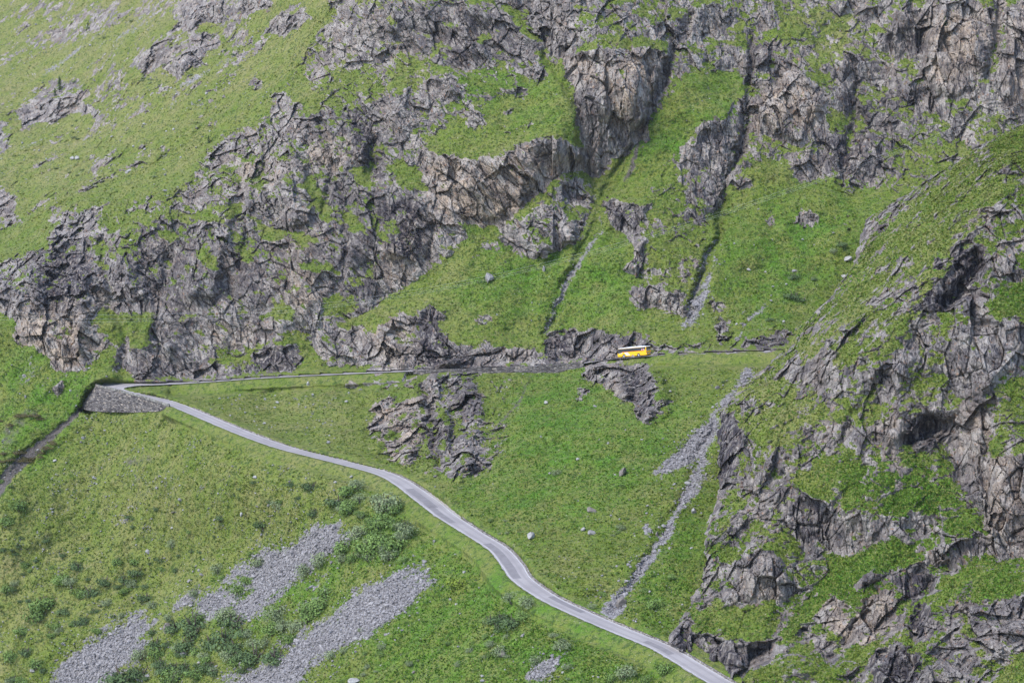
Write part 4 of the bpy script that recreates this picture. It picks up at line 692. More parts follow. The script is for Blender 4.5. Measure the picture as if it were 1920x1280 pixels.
# ---- masonry
def masonry(name, lo, hi, sc=(1.1, 1.1, 2.6)):
    m, nt, bs = new_mat(name); b = NB(nt); pos = b.n('ShaderNodeTexCoord').outputs['Object']; p2 = b.vmap(pos, sc)
    col = b.vor(p2, 1.0, 'F1', 'Color'); sv = b.n('ShaderNodeSeparateColor'); b.l(col, sv.inputs[0]); ed = b.vor(p2, 1.0, 'DISTANCE_TO_EDGE')
    c = b.mix(sv.outputs[0], lo, hi); c = b.mix(b.ramp(sv.outputs[1], .88, .92), c, (.25, .215, .185)); c = b.mix(b.ramp(ed, .07, .0), c, (.055, .05, .05))
    b.l(c, bs.inputs['Base Color']); bs.inputs['Roughness'].default_value = .93; bs.inputs['Specular IOR Level'].default_value = .15
    b.l(b.bump(b.ramp(ed, 0, .2), .9, .2), bs.inputs['Normal']); return m
M_wall = masonry('dry_stone', (.052, .047, .050), (.200, .180, .168), (.75, .75, 1.75)); M_cope = masonry('coping_stone', (.19, .18, .165), (.30, .29, .265), (.8, .8, 1.2))
def wall_mesh(top, base, thick_dir, th):
    """top/base (n,3) outer face; thick_dir (n,3) unit, inwards"""
    n = len(top); nv = 14; fs = np.linspace(0, 1, nv); V = top[:, None] * (1 - fs[None, :, None]) + base[:, None] * fs[None, :, None]
    jit = np.repeat(rng.normal(0, .045, (n, nv)), 1, 1); V = V - thick_dir[:, None] * jit[..., None]
    back = top + thick_dir * th
    allv = np.concatenate([back[:, None], V], 1); m = nv + 1; r, c = np.mgrid[0:n - 1, 0:m - 1]; i = (r * m + c).ravel()
    return allv.reshape(-1, 3), np.stack([i, i + 1, i + m + 1, i + m], -1)
h0 = idx(182, 0) if False else NU + 3 * 2; 
hs = int(np.argmin(np.hypot(ou - 192, ov - 718))); he = NU + int(np.argmin(np.abs(ou[NU:] - 318) + (ov[NU:] < 735) * 999))
sl = slice(hs, he + 1); top = OUT[sl]; inn = INN[sl]; din = (inn - top); din /= np.linalg.norm(din, axis=1)[:, None]
f = np.linspace(0, 1, len(top)); tu, tv = proj(top)
hgt = np.interp(tu, [178, 200, 230, 270, 300, 318], [8.0, 8.0, 6.8, 4.4, 2.3, .2]); hgt = np.where(f < .25, 5 + 3 * f / .25, hgt)
top_o = top - din * .75; base = top_o - din * (hgt * .10)[:, None]; base[:, 2] -= hgt + .5; base[:, 0] -= np.interp(tu, [180, 225], [4.2, 0])
rw = empty('retaining_wall', tuple(base[len(base) // 2]))
def off(V, o): return V - np.array(o.location)
V, Q = wall_mesh(top_o, base, din, .6); link('wall_face', mesh_np('wall_face', off(V, rw), Q, False), M_wall, rw)
pt = top_o.copy(); pt[:, 2] += .75 + jag(len(pt), .04); pb = top_o - din * .02; pb = pb.copy(); pb[:, 2] += .02
V1, Q1 = wall_mesh(pt - din * .02, pb - din * .02, din, .5); pi_ = pt + din * .5; pj = pi_.copy(); pj[:, 2] -= .78
V2, Q2 = strip(pi_, pj, 0, 1, 0, 2); link('parapet', mesh_np('parapet', off(np.vstack([V1, V2]), rw), np.vstack([Q1, Q2 + len(V1)]), False), M_cope, rw)
tag(rw, 'dry stone retaining wall with pale parapet holding up the hairpin bend', 'retaining wall')
# stone wall on the valley side of the upper road, and kerb of the lower road
iu = proj(INN[:NU])[0]; s1 = slice(int(np.argmin(np.abs(iu - 1096))), int(np.argmin(np.abs(iu - 770)))); top = INN[s1]; din = OUT[s1] - top; din /= np.linalg.norm(din, axis=1)[:, None]
fu, _ = proj(top); hgt = np.interp(fu, [770, 850, 950, 1040, 1090], [.5, .8, 1.2, 2.0, 3.0]); t2 = top - din * .5; t2[:, 2] += .42 + jag(len(t2), .05); bs_ = t2 - din * (hgt * .12)[:, None]; bs_[:, 2] -= hgt + .8
sw = empty('stone_wall', tuple(bs_[len(bs_) // 2])); V, Q = wall_mesh(t2, bs_, din, .45); ib = t2 + din * .45; ic = ib.copy(); ic[:, 2] -= .5; V2, Q2 = strip(ib, ic, 0, 1, 0, 2)
link('wall_face', mesh_np('wall_face', off(np.vstack([V, V2]), sw), np.vstack([Q, Q2 + len(V)]), False), M_wall, sw); tag(sw, 'long low grey stone wall carrying the upper road left of the bus', 'stone wall')
s2 = slice(idx(335), len(INN)); e = INN[s2]; d = e - OUT[s2]; d /= np.linalg.norm(d, axis=1)[:, None]
sel_ = np.ones(len(e), bool); kw = np.interp(np.arange(len(e)), [k0 - idx(335) - 2, k0 - idx(335) + 2, (k0 + k1) / 2 - idx(335), k1 - idx(335) + 2], [0, .6, 2.9, 0])
ki = e + d * (.25 + kw)[:, None]; ko = ki + d * .38; ht = .34 + jag(len(ki), .05)
cs = np.stack([ki - [0, 0, .1], ki + np.c_[0 * ht, 0 * ht, ht], ko + np.c_[0 * ht, 0 * ht, ht], ko - [0, 0, .3]], 1); n = len(ki); r, c = np.mgrid[0:n - 1, 0:3]; i = (r * 4 + c).ravel()
kb = link('kerb', mesh_np('kerb', cs.reshape(-1, 3), np.stack([i, i + 1, i + 5, i + 4], -1), False), masonry('kerb_stone', (.16, .14, .125), (.30, .275, .25), (.9, .9, 1.5))); tag(kb, 'low stone kerb on the hill side of the lower road', 'kerb')
# ------------------------------------------------------------------ bus
M_yel = simple('yellow_paint', (.72, .40, .006), .32, .04, 1.0, spec=.5); M_white = simple('white_paint', (.56, .57, .59), .4, .04, 1.0); M_glass = simple('dark_glass', (.020, .026, .036), .12, .2, .6, spec=.6)
M_red = simple('red_paint', (.55, .015, .012), .4, .05); M_grey = simple('grey_grille', (.22, .22, .26), .5, .1); M_tyre = simple('tyre_rubber', (.018, .018, .02), .9, .2); M_rim = simple('wheel_rim', (.45, .46, .48), .4, .1, metal=.4); M_lamp = simple('lamp_red', (.42, .01, .012), .25, .05); M_orange = simple('orange_stripe', (.72, .10, .01), .4, .05); M_seat = simple('interior', (.10, .11, .14), .8, .3, 2.0)
def bm_obj(name, build, mat, parent, bev=0.0):
    bm = bmesh.new(); build(bm)
    if bev: bmesh.ops.bevel(bm, geom=bm.edges[:], offset=bev, segments=2, affect='EDGES', profile=.6)
    me = bpy.data.meshes.new(name); bm.to_mesh(me); bm.free(); return link(name, me, mat, parent)
def box(bm, x0, x1, y0, y1, z0, z1):
    vs = [bm.verts.new(p) for p in ((x0,y0,z0),(x1,y0,z0),(x1,y1,z0),(x0,y1,z0),(x0,y0,z1),(x1,y0,z1),(x1,y1,z1),(x0,y1,z1))]
    for f in ((0,3,2,1),(4,5,6,7),(0,1,5,4),(1,2,6,5),(2,3,7,6),(3,0,4,7)): bm.faces.new([vs[i] for i in f])
def prism(bm, prof, y0, y1):
    """prof: x,z outline; extruded across"""
    A = [bm.verts.new((x, y0, z)) for x, z in prof]; B_ = [bm.verts.new((x, y1, z)) for x, z in prof]; n = len(prof)
    bm.faces.new(A); bm.faces.new(B_[::-1])
    for i in range(n): bm.faces.new((A[i], B_[i], B_[(i + 1) % n], A[(i + 1) % n]))
    bmesh.ops.recalc_face_normals(bm, faces=bm.faces[:])
def cyl(bm, c, r, y0, y1, n=24):
    prism(bm, [(c[0] + r * math.cos(2 * math.pi * k / n), c[1] + r * math.sin(2 * math.pi * k / n)) for k in range(n)], y0, y1)
# local axes: +x towards the front, +y right-hand side?  left side (y>0) faces the valley
L2, HW = 6.2, 1.275
bus = empty('bus', (0, 0, 0))
prof = [(-L2, .42), (-L2 + .05, .34), (L2 - .35, .34), (L2, .50), (L2, 1.45), (L2 - .42, 3.02), (-L2, 3.02)]
bm_obj('body', lambda b: prism(b, prof, -HW, HW), M_yel, bus, .05)
bm_obj('roof', lambda b: prism(b, [(-L2 - .01, 3.02), (L2 - .36, 3.02), (L2 - .62, 3.26), (-L2 + .12, 3.30)], -HW + .01, HW - .01), M_white, bus, .07)
bm_obj('air_conditioner', lambda b: prism(b, [(-4.4, 3.27), (2.6, 3.27), (1.9, 3.40), (-4.2, 3.43)], -.95, .95), M_white, bus, .05)
def side(name, poly, y, mat, t=.012):
    for s in (1, -1):
        bm_obj(name, lambda b: prism(b, poly, s * y, s * (y + t)), mat, bus)
side('window', [(-5.15, 1.90), (4.0, 1.90), (4.55, 1.62), (5.35, 1.50), (L2 - .06, 1.50), (L2 - .46, 2.96), (-L2 + .3, 2.96), (-L2 + .3, 2.30), (-5.45, 2.30)], HW, M_glass)
for x in (-3.6, -2.1, -.6, .9, 2.4, 3.9): side('window_post', [(x, 1.92), (x + .07, 1.92), (x + .07, 2.94), (x, 2.94)], HW + .012, M_tyre, .006)
side('window_stripe', [(-5.3, 1.79), (4.0, 1.79), (4.75, 1.55), (4.55, 1.62), (4.0, 1.895), (-5.3, 1.895)], HW, M_orange, .014)
side('white_flag', [(3.35, 1.70), (1.75, 1.70), (.9, .66), (2.3, .66)], HW, M_white, .010)
side('shoulder_band', [(4.05, 1.72), (4.7, 1.48), (5.6, 1.40), (5.5, 1.30), (4.6, 1.36), (3.9, 1.62)], HW, M_white, .011)
def horn(b, s):
    # coiled horn emblem: ring, bell and mouthpiece
    y = s * (HW + .011); n = 22; cx, cz, r = 1.95, 1.20, .26; ring = []
    for k in range(n + 1):
        a = math.radians(20 + 320 * k / n); ring.append((cx + r * math.cos(a), cz + r * math.sin(a)))
    for k in range(n):
        w = .05; (x0, z0), (x1, z1) = ring[k], ring[k + 1]; d0 = ((x0 - cx) / r, (z0 - cz) / r); d1 = ((x1 - cx) / r, (z1 - cz) / r)
        b.faces.new([b.verts.new(q) for q in ((x0 - d0[0] * w, y, z0 - d0[1] * w), (x1 - d1[0] * w, y, z1 - d1[1] * w), (x1 + d1[0] * w, y, z1 + d1[1] * w), (x0 + d0[0] * w, y, z0 + d0[1] * w))])
    for q in ([(cx - .5, cz - .12), (cx - .62, cz - .40), (cx + .05, cz - .28), (cx + .02, cz - .18)], [(cx + .2, cz + .20), (cx + .52, cz + .30), (cx + .50, cz + .38), (cx + .16, cz + .28)]): b.faces.new([b.verts.new((x, y, z)) for x, z in q])
for s in (1, -1): bm_obj('horn_emblem', lambda b: horn(b, s), M_yel, bus)
side('route_sign', [(-5.35, 2.02), (-4.15, 2.02), (-4.15, 2.42), (-5.35, 2.42)], HW + .012, M_red, .008)
for x in (-5.30, -4.55): side('sign_panel', [(x, 2.06), (x + .38, 2.06), (x + .38, 2.38), (x, 2.38)], HW + .020, M_white, .006)
bm_obj('windscreen', lambda b: prism(b, [(L2 - .02, 1.52), (L2 + .012, 1.55), (L2 - .385, 2.98), (L2 - .42, 2.98)], -HW + .08, HW - .08), M_glass, bus)
bm_obj('rear_window', lambda b: box(b, -L2 - .015, -L2, -HW + .12, HW - .12, 2.20, 2.92), M_glass, bus)
bm_obj('rear_grille', lambda b: box(b, -L2 - .03, -L2, -HW + .05, HW - .05, 1.78, 2.14), M_grey, bus)
bm_obj('bumper', lambda b: box(b, -L2 - .06, -L2, -HW + .02, HW - .02, .72, 1.02), M_grey, bus, .01)
bm_obj('number_plate', lambda b: box(b, -L2 - .075, -L2 - .061, -.26, .26, .80, .95), M_yel, bus)
bm_obj('engine_cover', lambda b: box(b, -L2 - .022, -L2, -HW + .22, HW - .22, 1.06, 1.74), M_yel, bus)
for s in (1, -1):
    bm_obj('tail_light', lambda b: box(b, -L2 - .03, -L2 + .06, s * (HW - .16) - .05, s * (HW - .16) + .175 * (1 if s > 0 else .3), .98, 1.55) if s > 0 else box(b, -L2 - .03, -L2 + .06, -HW - .015, -HW + .2, .98, 1.55), M_lamp, bus)
    bm_obj('headlight', lambda b: box(b, L2 - .02, L2 + .03, s * .95 - .2, s * .95 + .2, .75, .98), M_white, bus)
    mr = bm_obj('mirror', lambda b: (box(b, L2 - .15, L2 + .05, s * (HW + .18) - .12, s * (HW + .18) + .12, 2.0, 2.5), box(b, L2 - .3, L2 - .05, s * HW - .02, s * (HW + .18) + .02, 2.52, 2.60)), M_tyre, bus)
    for x in (3.55, -2.75):
        bm_obj('wheel_arch', lambda b: prism(b, [(x - .62, .335)] + [(x + .62 * math.cos(a), .52 + .60 * math.sin(a)) for a in np.linspace(math.pi, 0, 13)] + [(x + .62, .335)], s * HW, s * (HW + .009)), M_tyre, bus)
        w = bm_obj('wheel', lambda b: cyl(b, (x, .50), .50, s * (HW - .22), s * (HW + .022)), M_tyre, bus, .02)
        bm_obj('rim', lambda b: cyl(b, (x, .50), .30, s * (HW + .02), s * (HW + .035)), M_rim, w)
tag(bus, 'yellow coach with white roof and dark windows driving down the upper road', 'bus')
def road_at(u):
    j = int(np.argmin(np.abs((ou[:NU] + proj(INN[:NU])[0]) / 2 - u))); return (INN[j] + OUT[j]) / 2, j
c0, j0 = road_at(1189); hd = (INN[j0 + 4] + OUT[j0 + 4]) / 2 - (INN[j0 - 4] + OUT[j0 - 4]) / 2
BUS_HEAD, BUS_PITCH = math.radians(180 - 41), math.atan2(-hd[2], math.hypot(hd[0], hd[1]))
bus.rotation_mode = 'XYZ'; bus.rotation_euler = (0, BUS_PITCH, BUS_HEAD)
bus.location = Vector(c0) + Vector((0, 0, .02))
# ------------------------------------------------------------------ loose rocks
def rock_verts(seed, sub=2):
    r = np.random.default_rng(seed); bm = bmesh.new(); bmesh.ops.create_icosphere(bm, subdivisions=sub, radius=1)
    V = np.array([v.co for v in bm.verts]); Fc = np.array([[v.index for v in f.verts] for f in bm.faces]); bm.free()
    for _ in range(9):
        n = r.normal(size=3); n /= np.linalg.norm(n); dd = r.uniform(.45, .8); s = V @ n; V = np.where((s > dd)[:, None], V - n * (s - dd)[:, None], V)
    V *= r.uniform(.7, 1.2, 3); V += r.normal(0, .02, V.shape); return V / np.abs(V).max(), Fc
ROCKS = []
for k in range(7):
    V, Fc = rock_verts(100 + k); me = mesh_np('boulder', V, Fc, False); a = me.attributes.new('vary', 'FLOAT', 'POINT'); a.data.foreach_set('value', np.full(len(V), .1 + .12 * k / 2, np.float32)); ROCKS.append(me)
RM = {}
def rock_me(k, mat):
    if (k, mat.name) not in RM: m = ROCKS[k].copy(); m.materials.clear(); m.materials.append(mat); RM[(k, mat.name)] = m
    return RM[(k, mat.name)]
def boulder(u, v, w, h, mat, label, group=None, k=None, rot=None):
    p, n = hit(u, v + h * .35); d = p[1] / F * 1.0; k = random.randrange(7) if k is None else k
    o = bpy.data.objects.new('boulder', rock_me(k, mat)); COL.objects.link(o)
    sx, sz = w * d / 2 * 1.12, h * d / 2 * 1.15; o.scale = (sx, (sx + sz) / 2, sz); o.location = (p[0], p[1], p[2] + sz * .45)
    o.rotation_euler = (random.uniform(-.2, .2), rot if rot is not None else random.uniform(-.35, .35), random.choice((0, math.pi)) + random.uniform(-.4, .4)); tag(o, label, 'boulder', group); return o
for q in ((917,519,18,28,M_stone,'upright grey slab standing alone on the green slope under the streaked cliff',.35),(1020,502,11,13,M_stone,'blocky grey boulder on the green slope left of the thin stony stream',0),(1169,881,19,24,M_brown,'pointed brown boulder on the slope left of the gravel chute',.5),
          (1109,956,22,11,M_brown,'flat dark brown boulder lying on the slope below the pointed brown one',.5),(994,1003,14,17,M_pale,'pale leaning boulder on the grass above the bend of the lower road',.5),(1093,990,12,11,M_pale,'pale rounded boulder, upper one of a pair left of the stony stream',0),(1109,998,17,11,M_stone,'grey flat-topped boulder, lower one of a pair left of the stony stream',.4),
          (1162,1128,24,27,M_brown,'big dark block where the stony stream reaches the lower road',0),(815,1013,11,6,M_stone,'small flat grey rock on the bank just below the road bend',0),(701,976,14,12,M_brown,'brown-grey rock half hidden between bushes below the road',.4),(658,892,9,7,M_pale,'small pale rock on the grass right below the lower road',0),(665,1275,24,14,M_pale,'pale tan boulder at the very bottom edge of the picture',0),
          (1592,484,16,11,M_pale,'largest white slab on the upper grass beside the spur edge',.4),(1584,516,17,6,M_pale,'thin flat white slab just below the larger white slab by the spur',0),(1490,507,12,7,M_stone,'grey boulder on the grass above the grey-green juniper patch',0),(136,296,11,10,M_pale,'pale round boulder, left one of a touching pair on the far slope',0),(146,297,10,9,M_pale,'pale boulder, right one of a touching pair on the far slope',0),
          (240,322,14,6,M_pale,'long flat pale slab lying on the far grass slope',-.4),(309,357,13,8,M_stone,'rounded grey boulder on the grassy shoulder above the left cliff',0),(245,450,8,7,M_pale,'small white boulder in the turf between the left cliffs',0),(578,717,10,10,M_pale,'pale boulder on the grass wedge between the two road legs',0),(176,894,10,7,M_stone,'grey boulder in the grass right of the dark channel',0),
          (338,936,13,8,M_stone,'grey boulder at the lower end of the stony streak',-.2),(277,1033,15,9,M_pale,'pale wedge-shaped slab in the middle of the lower left slope',-.5),(326,959,13,6,M_brown,'flat brown rock below the stony streak',-.3),(479,893,9,9,M_pale,'light grey cube-like boulder on the open slope below the road',0),(62,1256,11,9,M_pale,'pale round boulder near the bottom left corner',0),(359,1133,12,10,M_pale,'pinkish pale block at the lip of the scree',0),
          (504,946,11,8,M_stone,'grey boulder in the grass above the upper scree',.3),(373,1240,10,8,M_pale,'white boulder among dark bushes below the mound',.3),(453,962,6,9,M_pale,'small upright pale stone on the slope above the scree',0),(343,1224,18,14,M_stone,'grey slab jutting from the foot of the bushy mound',-.5),(313,1176,16,22,M_brown,'tall brown slab set in the side of the bushy mound',-.4),(277,1265,11,10,M_stone,'grey boulder between bushes at the bottom edge',0),(259,1272,15,9,M_stone,'low grey boulder left of another at the bottom edge',0),
          (1025,754,8,8,M_pale,'small pale stone on the bright slope under the stone wall',0),(932,589,7,4,M_pale,'tiny white slab on the green slope above the road cut',0),(942,1224,22,17,M_brown,'dark boulder under a pale bush near the bottom edge',0),(1290,905,14,9,M_pale,'pale boulder beside the gravel where the stream begins',0),(1231,1000,9,14,M_brown,'upright brown rock in the bed of the stony stream',0),(1244,985,13,12,M_stone,'rounded grey rock in the bed of the stony stream',0),(1300,955,18,15,M_stone,'grey rock dome on the grass right of the stony stream',0),(905,1275,10,9,M_stone,'grey stone on the slope at the bottom edge, centre',0),(775,1258,10,8,M_brown,'brown stone on the slope near the bottom edge',0)):
    boulder(*q[:6], rot=q[6])
cnt = 0
BZ = [((0,800,640,1100), 62, 'small stone scattered on the grass slope below the lower road', 'stones on the slope below the road'), ((340,715,690,840), 36, 'small stone scattered on the grass between the two legs of the hairpin', 'stones inside the hairpin'), ((0,40,520,330), 60, 'small pale stone strewn over the far upper slope', 'stones on the far slope'),
      ((840,700,1340,1120), 34, 'small stone dotting the bright green slope between the roads', 'stones between the roads'), ((1280,430,1600,610), 26, 'small white stone dotting the grass above the upper road', 'stones above the upper road'), ((0,640,220,900), 26, 'small stone on the grass beside the dark channel', 'stones by the channel'), ((640,1100,1300,1270), 24, 'small stone on the grass below the road bend', 'stones below the bend')]
for (a0, b0, a1, b1), n, lab, grp in BZ:
    got = 0
    for _ in range(n * 6):
        if got >= n: break
        u, v = random.uniform(a0, a1), random.uniform(b0, b1)
        if u > uE(v) - 6 or samp(Wr, np.array(u), np.array(v)) > .05 or samp(Rk_s, np.array(u), np.array(v)) > .5: continue
        if (a0, b0) == (340,715) and not (v < np.interp(u, LOW[:, 0], LOW[:, 1]) - 12): continue
        if (a0, b0) == (0,800) and u > 330 and v < np.interp(u, LOW[:, 0], LOW[:, 1]) + 12: continue
        w = random.choice((3.5, 4, 4.5, 5, 5.5, 6.5, 8)); boulder(u, v, w, w * random.uniform(.5, .95), random.choice((M_pale, M_stone, M_pale)), lab, grp); got += 1
# scree: loose stones nobody could count
prot = [rock_verts(300 + k, 1) for k in range(6)]
def scatter_stones(name, mat, U, Vv, size, label, lift=.25):
    n = len(U); vs, fs, va = [], [], []; o = 0
    for k in range(n):
        p, nn = hit(U[k], Vv[k], 'A'); V, Fc = prot[k % 6]; s = size[k]; a = random.uniform(0, 6.28); t = random.uniform(-.6, .6); ca, sa = math.cos(a), math.sin(a); ct, st = math.cos(t), math.sin(t)
        Rm = np.array([[ca, -sa, 0], [sa, ca, 0], [0, 0, 1]]) @ np.array([[ct, 0, st], [0, 1, 0], [-st, 0, ct]])
        q = (V * np.array([1, .8, random.uniform(.4, .7)]) * s) @ Rm.T + p + nn * s * lift
        vs.append(q); fs.append(Fc + o); va.append(np.full(len(V), random.random() ** 2)); o += len(V)
    me = mesh_np(name, np.vstack(vs), np.vstack(fs), False); a = me.attributes.new('vary', 'FLOAT', 'POINT'); a.data.foreach_set('value', np.concatenate(va).astype(np.float32))
    return tag(link(name, me, mat), label, kind='stuff')
def pick(prob, n):
    pr = (prob / prob.sum()).ravel(); i = rng.choice(pr.size, n, p=pr); r, c = np.unravel_index(i, prob.shape); return uu[r, c] + rng.uniform(-.9, .9, n), vv[r, c] + rng.uniform(-.9, .9, n)
inview = ((uu > -40) & (uu < 1960) & (vv > -30) & (vv < 1320) & (uu < uE(vv) + 4)).astype(float) * (samp(Wr, uu, vv) < .03)
U, Vv = pick((grvA + .10 * np.clip(blur(grvA, 14) * 2, 0, 1)) * inview * (vv > 560), 17000); scatter_stones('scree', M_scree, U, Vv, np.clip(rng.lognormal(-1.28, .5, len(U)), .12, 1.25), 'grey scree of broken stones lying in patches below the road')
edge = np.clip(blur(grvA, 10) * 2, 0, 1) * .8 + .025 + .22 * ((uu < 640) & (vv > 700)) + .16 * ((uu < 560) & (vv < 360))
clus = np.clip(fbm(PA / 16.0, 400, 3) * 2.2 + .35, .12, 2) * np.clip(fbm(PA / 5.0, 404, 2) * 2 + .5, .15, 2)
U, Vv = pick(edge * clus * (1 - rockA) * inview * (1 - .7 * samp(Lush, uu, vv)), 6500); scatter_stones('field_stones', M_stone, U, Vv, np.clip(rng.lognormal(-1.4, .42, len(U)), .1, .65), 'fine pale stones littering the grass slopes')
# ------------------------------------------------------------------ turf: tussocks nobody could count
def tussocks(name, Pg, Ng, prob, n, mat, smin, smax, label, k=3, up=.75):
    pr = (prob / prob.sum()).ravel(); i = rng.choice(pr.size, n, p=pr); p = Pg.reshape(-1, 3)[i] + rng.normal(0, .22, (n, 3)) * np.array([1, .5, .3]); nn = Ng.reshape(-1, 3)[i]
    s = rng.uniform(smin, smax, n) * np.where(rng.random(n) < .12, 1.6, 1) * np.where(p[:, 1] > 860, .8, 1); va = rng.random(n); vs = []; vv_ = []
    for j in range(k):
        d = rng.normal(0, .55, (n, 3)) + np.array([0, -.15, 0]) + nn * .5; d[:, 2] = np.abs(d[:, 2]) + up; d /= np.linalg.norm(d, axis=1)[:, None]
        t = np.cross(d, rng.normal(size=(n, 3))); t /= np.linalg.norm(t, axis=1)[:, None]; o = p + rng.normal(0, .3, (n, 3)) * s[:, None] * np.array([1, 1, .3]); w = (s * rng.uniform(.25, .5, n))[:, None]; h = (s * rng.uniform(.6, 1.1, n))[:, None]
        tip = o + d * h - np.array([0, 0, .25]) * h
        vs.append(np.stack([o - t * w - d * .1 * h, o + t * w - d * .1 * h, tip + t * w * .5, tip - t * w * .5], 1)); vv_.append(np.repeat(np.clip(va + rng.normal(0, .12, n), 0, 1)[:, None], 4, 1))
    V = np.concatenate(vs).reshape(-1, 3); me = mesh_np(name, V, np.arange(len(V)).reshape(-1, 4), False); a = me.attributes.new('vary', 'FLOAT', 'POINT'); a.data.foreach_set('value', np.concatenate(vv_).ravel().astype(np.float32))
    return tag(link(name, me, mat), label, kind='stuff')
def turf_mat(name, lo, mid, hi, alt):
    m, nt, bs = new_mat(name); b = NB(nt); a = b.n('ShaderNodeAttribute', attribute_name='vary').outputs['Fac']; pos = b.n('ShaderNodeTexCoord').outputs['Object']
    n = b.ramp(b.noise(pos, .09, 4), .38, .62); c = b.mix(b.ramp(a, 0, .55), lo, mid); c = b.mix(b.math('MULTIPLY', b.ramp(a, .55, 1.0), n), c, hi)
    c = b.mix(b.ramp(b.noise(pos, .22, 4, .65), .50, .64, 0, .6), c, alt); c = b.mix(b.ramp(b.noise(pos, .05, 4, .6), .50, .62, 0, .55), c, tuple(x * .62 for x in mid))
    b.l(c, bs.inputs['Base Color']); bs.inputs['Roughness'].default_value = .8; bs.inputs['Specular IOR Level'].default_value = .15; return m
M_t1 = turf_mat('dry_turf', (.054, .094, .010), (.136, .184, .024), (.275, .276, .088), (.188, .190, .062)); M_t2 = turf_mat('lush_turf', (.032, .080, .008), (.088, .185, .018), (.195, .260, .055), (.050, .120, .014))
okB = ((ubr > -20) & (ubr < 1960) & (VB > -30) & (VB < 1320) & (TB > .004)).astype(float)
lushA, lushB = np.clip(samp(Lush, uu, vv), 0, 1), np.clip(samp(Lush, ubr, VB), 0, 1)
baseA = inview * (1 - rockA) * (1 - grvA) * (1 - np.clip(D_A, 0, 1))
tussocks('grass', PA, nA_, baseA * (1 - .7 * lushA), 85000, M_t1, .22, .50, 'grass tussocks covering the drier slopes'); tussocks('grass', PA, nA_, baseA * (lushA + .05), 50000, M_t2, .20, .46, 'lush green grass covering the wetter slopes')
tussocks('grass', PB, nB_, okB * (1 - rockB) * (1 - .5 * lushB), 36000, M_t1, .20, .42, 'grass tussocks on the ledges of the near spur'); tussocks('grass', PB, nB_, okB * (1 - rockB) * (lushB + .08), 26000, M_t2, .20, .42, 'lush herbs on the ledges of the near spur')
# ------------------------------------------------------------------ bushes
def bush_mesh(seed, n=420, flat=1.0, leaf=.20):
    r = np.random.default_rng(seed); lobes = [(r.uniform(-.55, .55), r.uniform(-.5, .5), r.uniform(.25, .62) * flat, r.uniform(.32, .55)) for _ in range(7)] + [(0, 0, .4 * flat, .6)]
    vs = []; va = []
    for k in range(n):
        cx, cy, cz, rr = lobes[r.integers(len(lobes))]; d = r.normal(size=3); d /= np.linalg.norm(d); rad = rr * r.uniform(.55, 1.08); p = np.array([cx, cy, cz]) + d * rad * np.array([1, 1, .8 * flat]); p[2] = max(p[2], .02)
        nrm = d + np.array([0, -.2, .5]) + r.normal(0, .45, 3); nrm /= np.linalg.norm(nrm); t = np.cross(nrm, r.normal(size=3)); t /= np.linalg.norm(t); bt = np.cross(nrm, t); s = leaf * r.uniform(.5, 1.1)
        vs += [p - t * s * .5, p + bt * s * .32, p + t * s * .6, p - bt * s * .32]; va += [r.random()] * 4
    me = mesh_np('foliage', np.array(vs), np.arange(4 * n).reshape(-1, 4), False); a = me.attributes.new('vary', 'FLOAT', 'POINT'); a.data.foreach_set('value', np.array(va, np.float32)); return me
def stem_mesh(seed):
    r = np.random.default_rng(seed); bm = bmesh.new()
    for k in range(5):
        a = r.uniform(0, 6.28); e = np.array([math.cos(a) * r.uniform(.15, .5), math.sin(a) * r.uniform(.15, .5), r.uniform(.5, .85)]); q = np.array([e[0] * .2, e[1] * .2, -.15]); ring = []
        for c, w in ((q, .05), (e * .55, .032), (e, .014)): ring.append([bm.verts.new((c[0] + w * math.cos(t), c[1] + w * math.sin(t), c[2])) for t in (0, 1.57, 3.14, 4.71)])
        for i in range(2):
            for j in range(4): bm.faces.new((ring[i][j], ring[i][(j + 1) % 4], ring[i + 1][(j + 1) % 4], ring[i + 1][j]))
    me = bpy.data.meshes.new('stem'); bm.to_mesh(me); bm.free(); me.materials.append(M_bark); return me
FOL = {}
for kind, flat, leaf in (('willow', 1.05, .14), ('alder', 1.0, .17), ('juniper', .62, .15), ('yellow', .95, .16), ('heath', .6, .16)):
    FOL[kind] = [bush_mesh(hash(kind) % 97 * 0 + {'willow': 10, 'alder': 20, 'juniper': 30, 'yellow': 40, 'heath': 50}[kind] + k, 720, flat, leaf) for k in range(4)]
    for m in FOL[kind]: m.materials.append(M_leaf[kind])
STM = [stem_mesh(60 + k) for k in range(3)]
def bush(u, v, w, kind, label, group=None, hf=1.0):
    p, n = hit(u, v + w * .3); s = w * p[1] / F / 1.3
    root = empty('shrub', (p[0], p[1], p[2] - .1 * s)); root.rotation_euler = (0, 0, random.uniform(0, 6.28)); root.scale = (s, s, s * hf * random.uniform(.9, 1.1))
    a = bpy.data.objects.new('foliage', random.choice(FOL[kind])); COL.objects.link(a); a.parent = root
    b = bpy.data.objects.new('stem', random.choice(STM)); COL.objects.link(b); b.parent = root
    return tag(root, label, 'shrub', group)
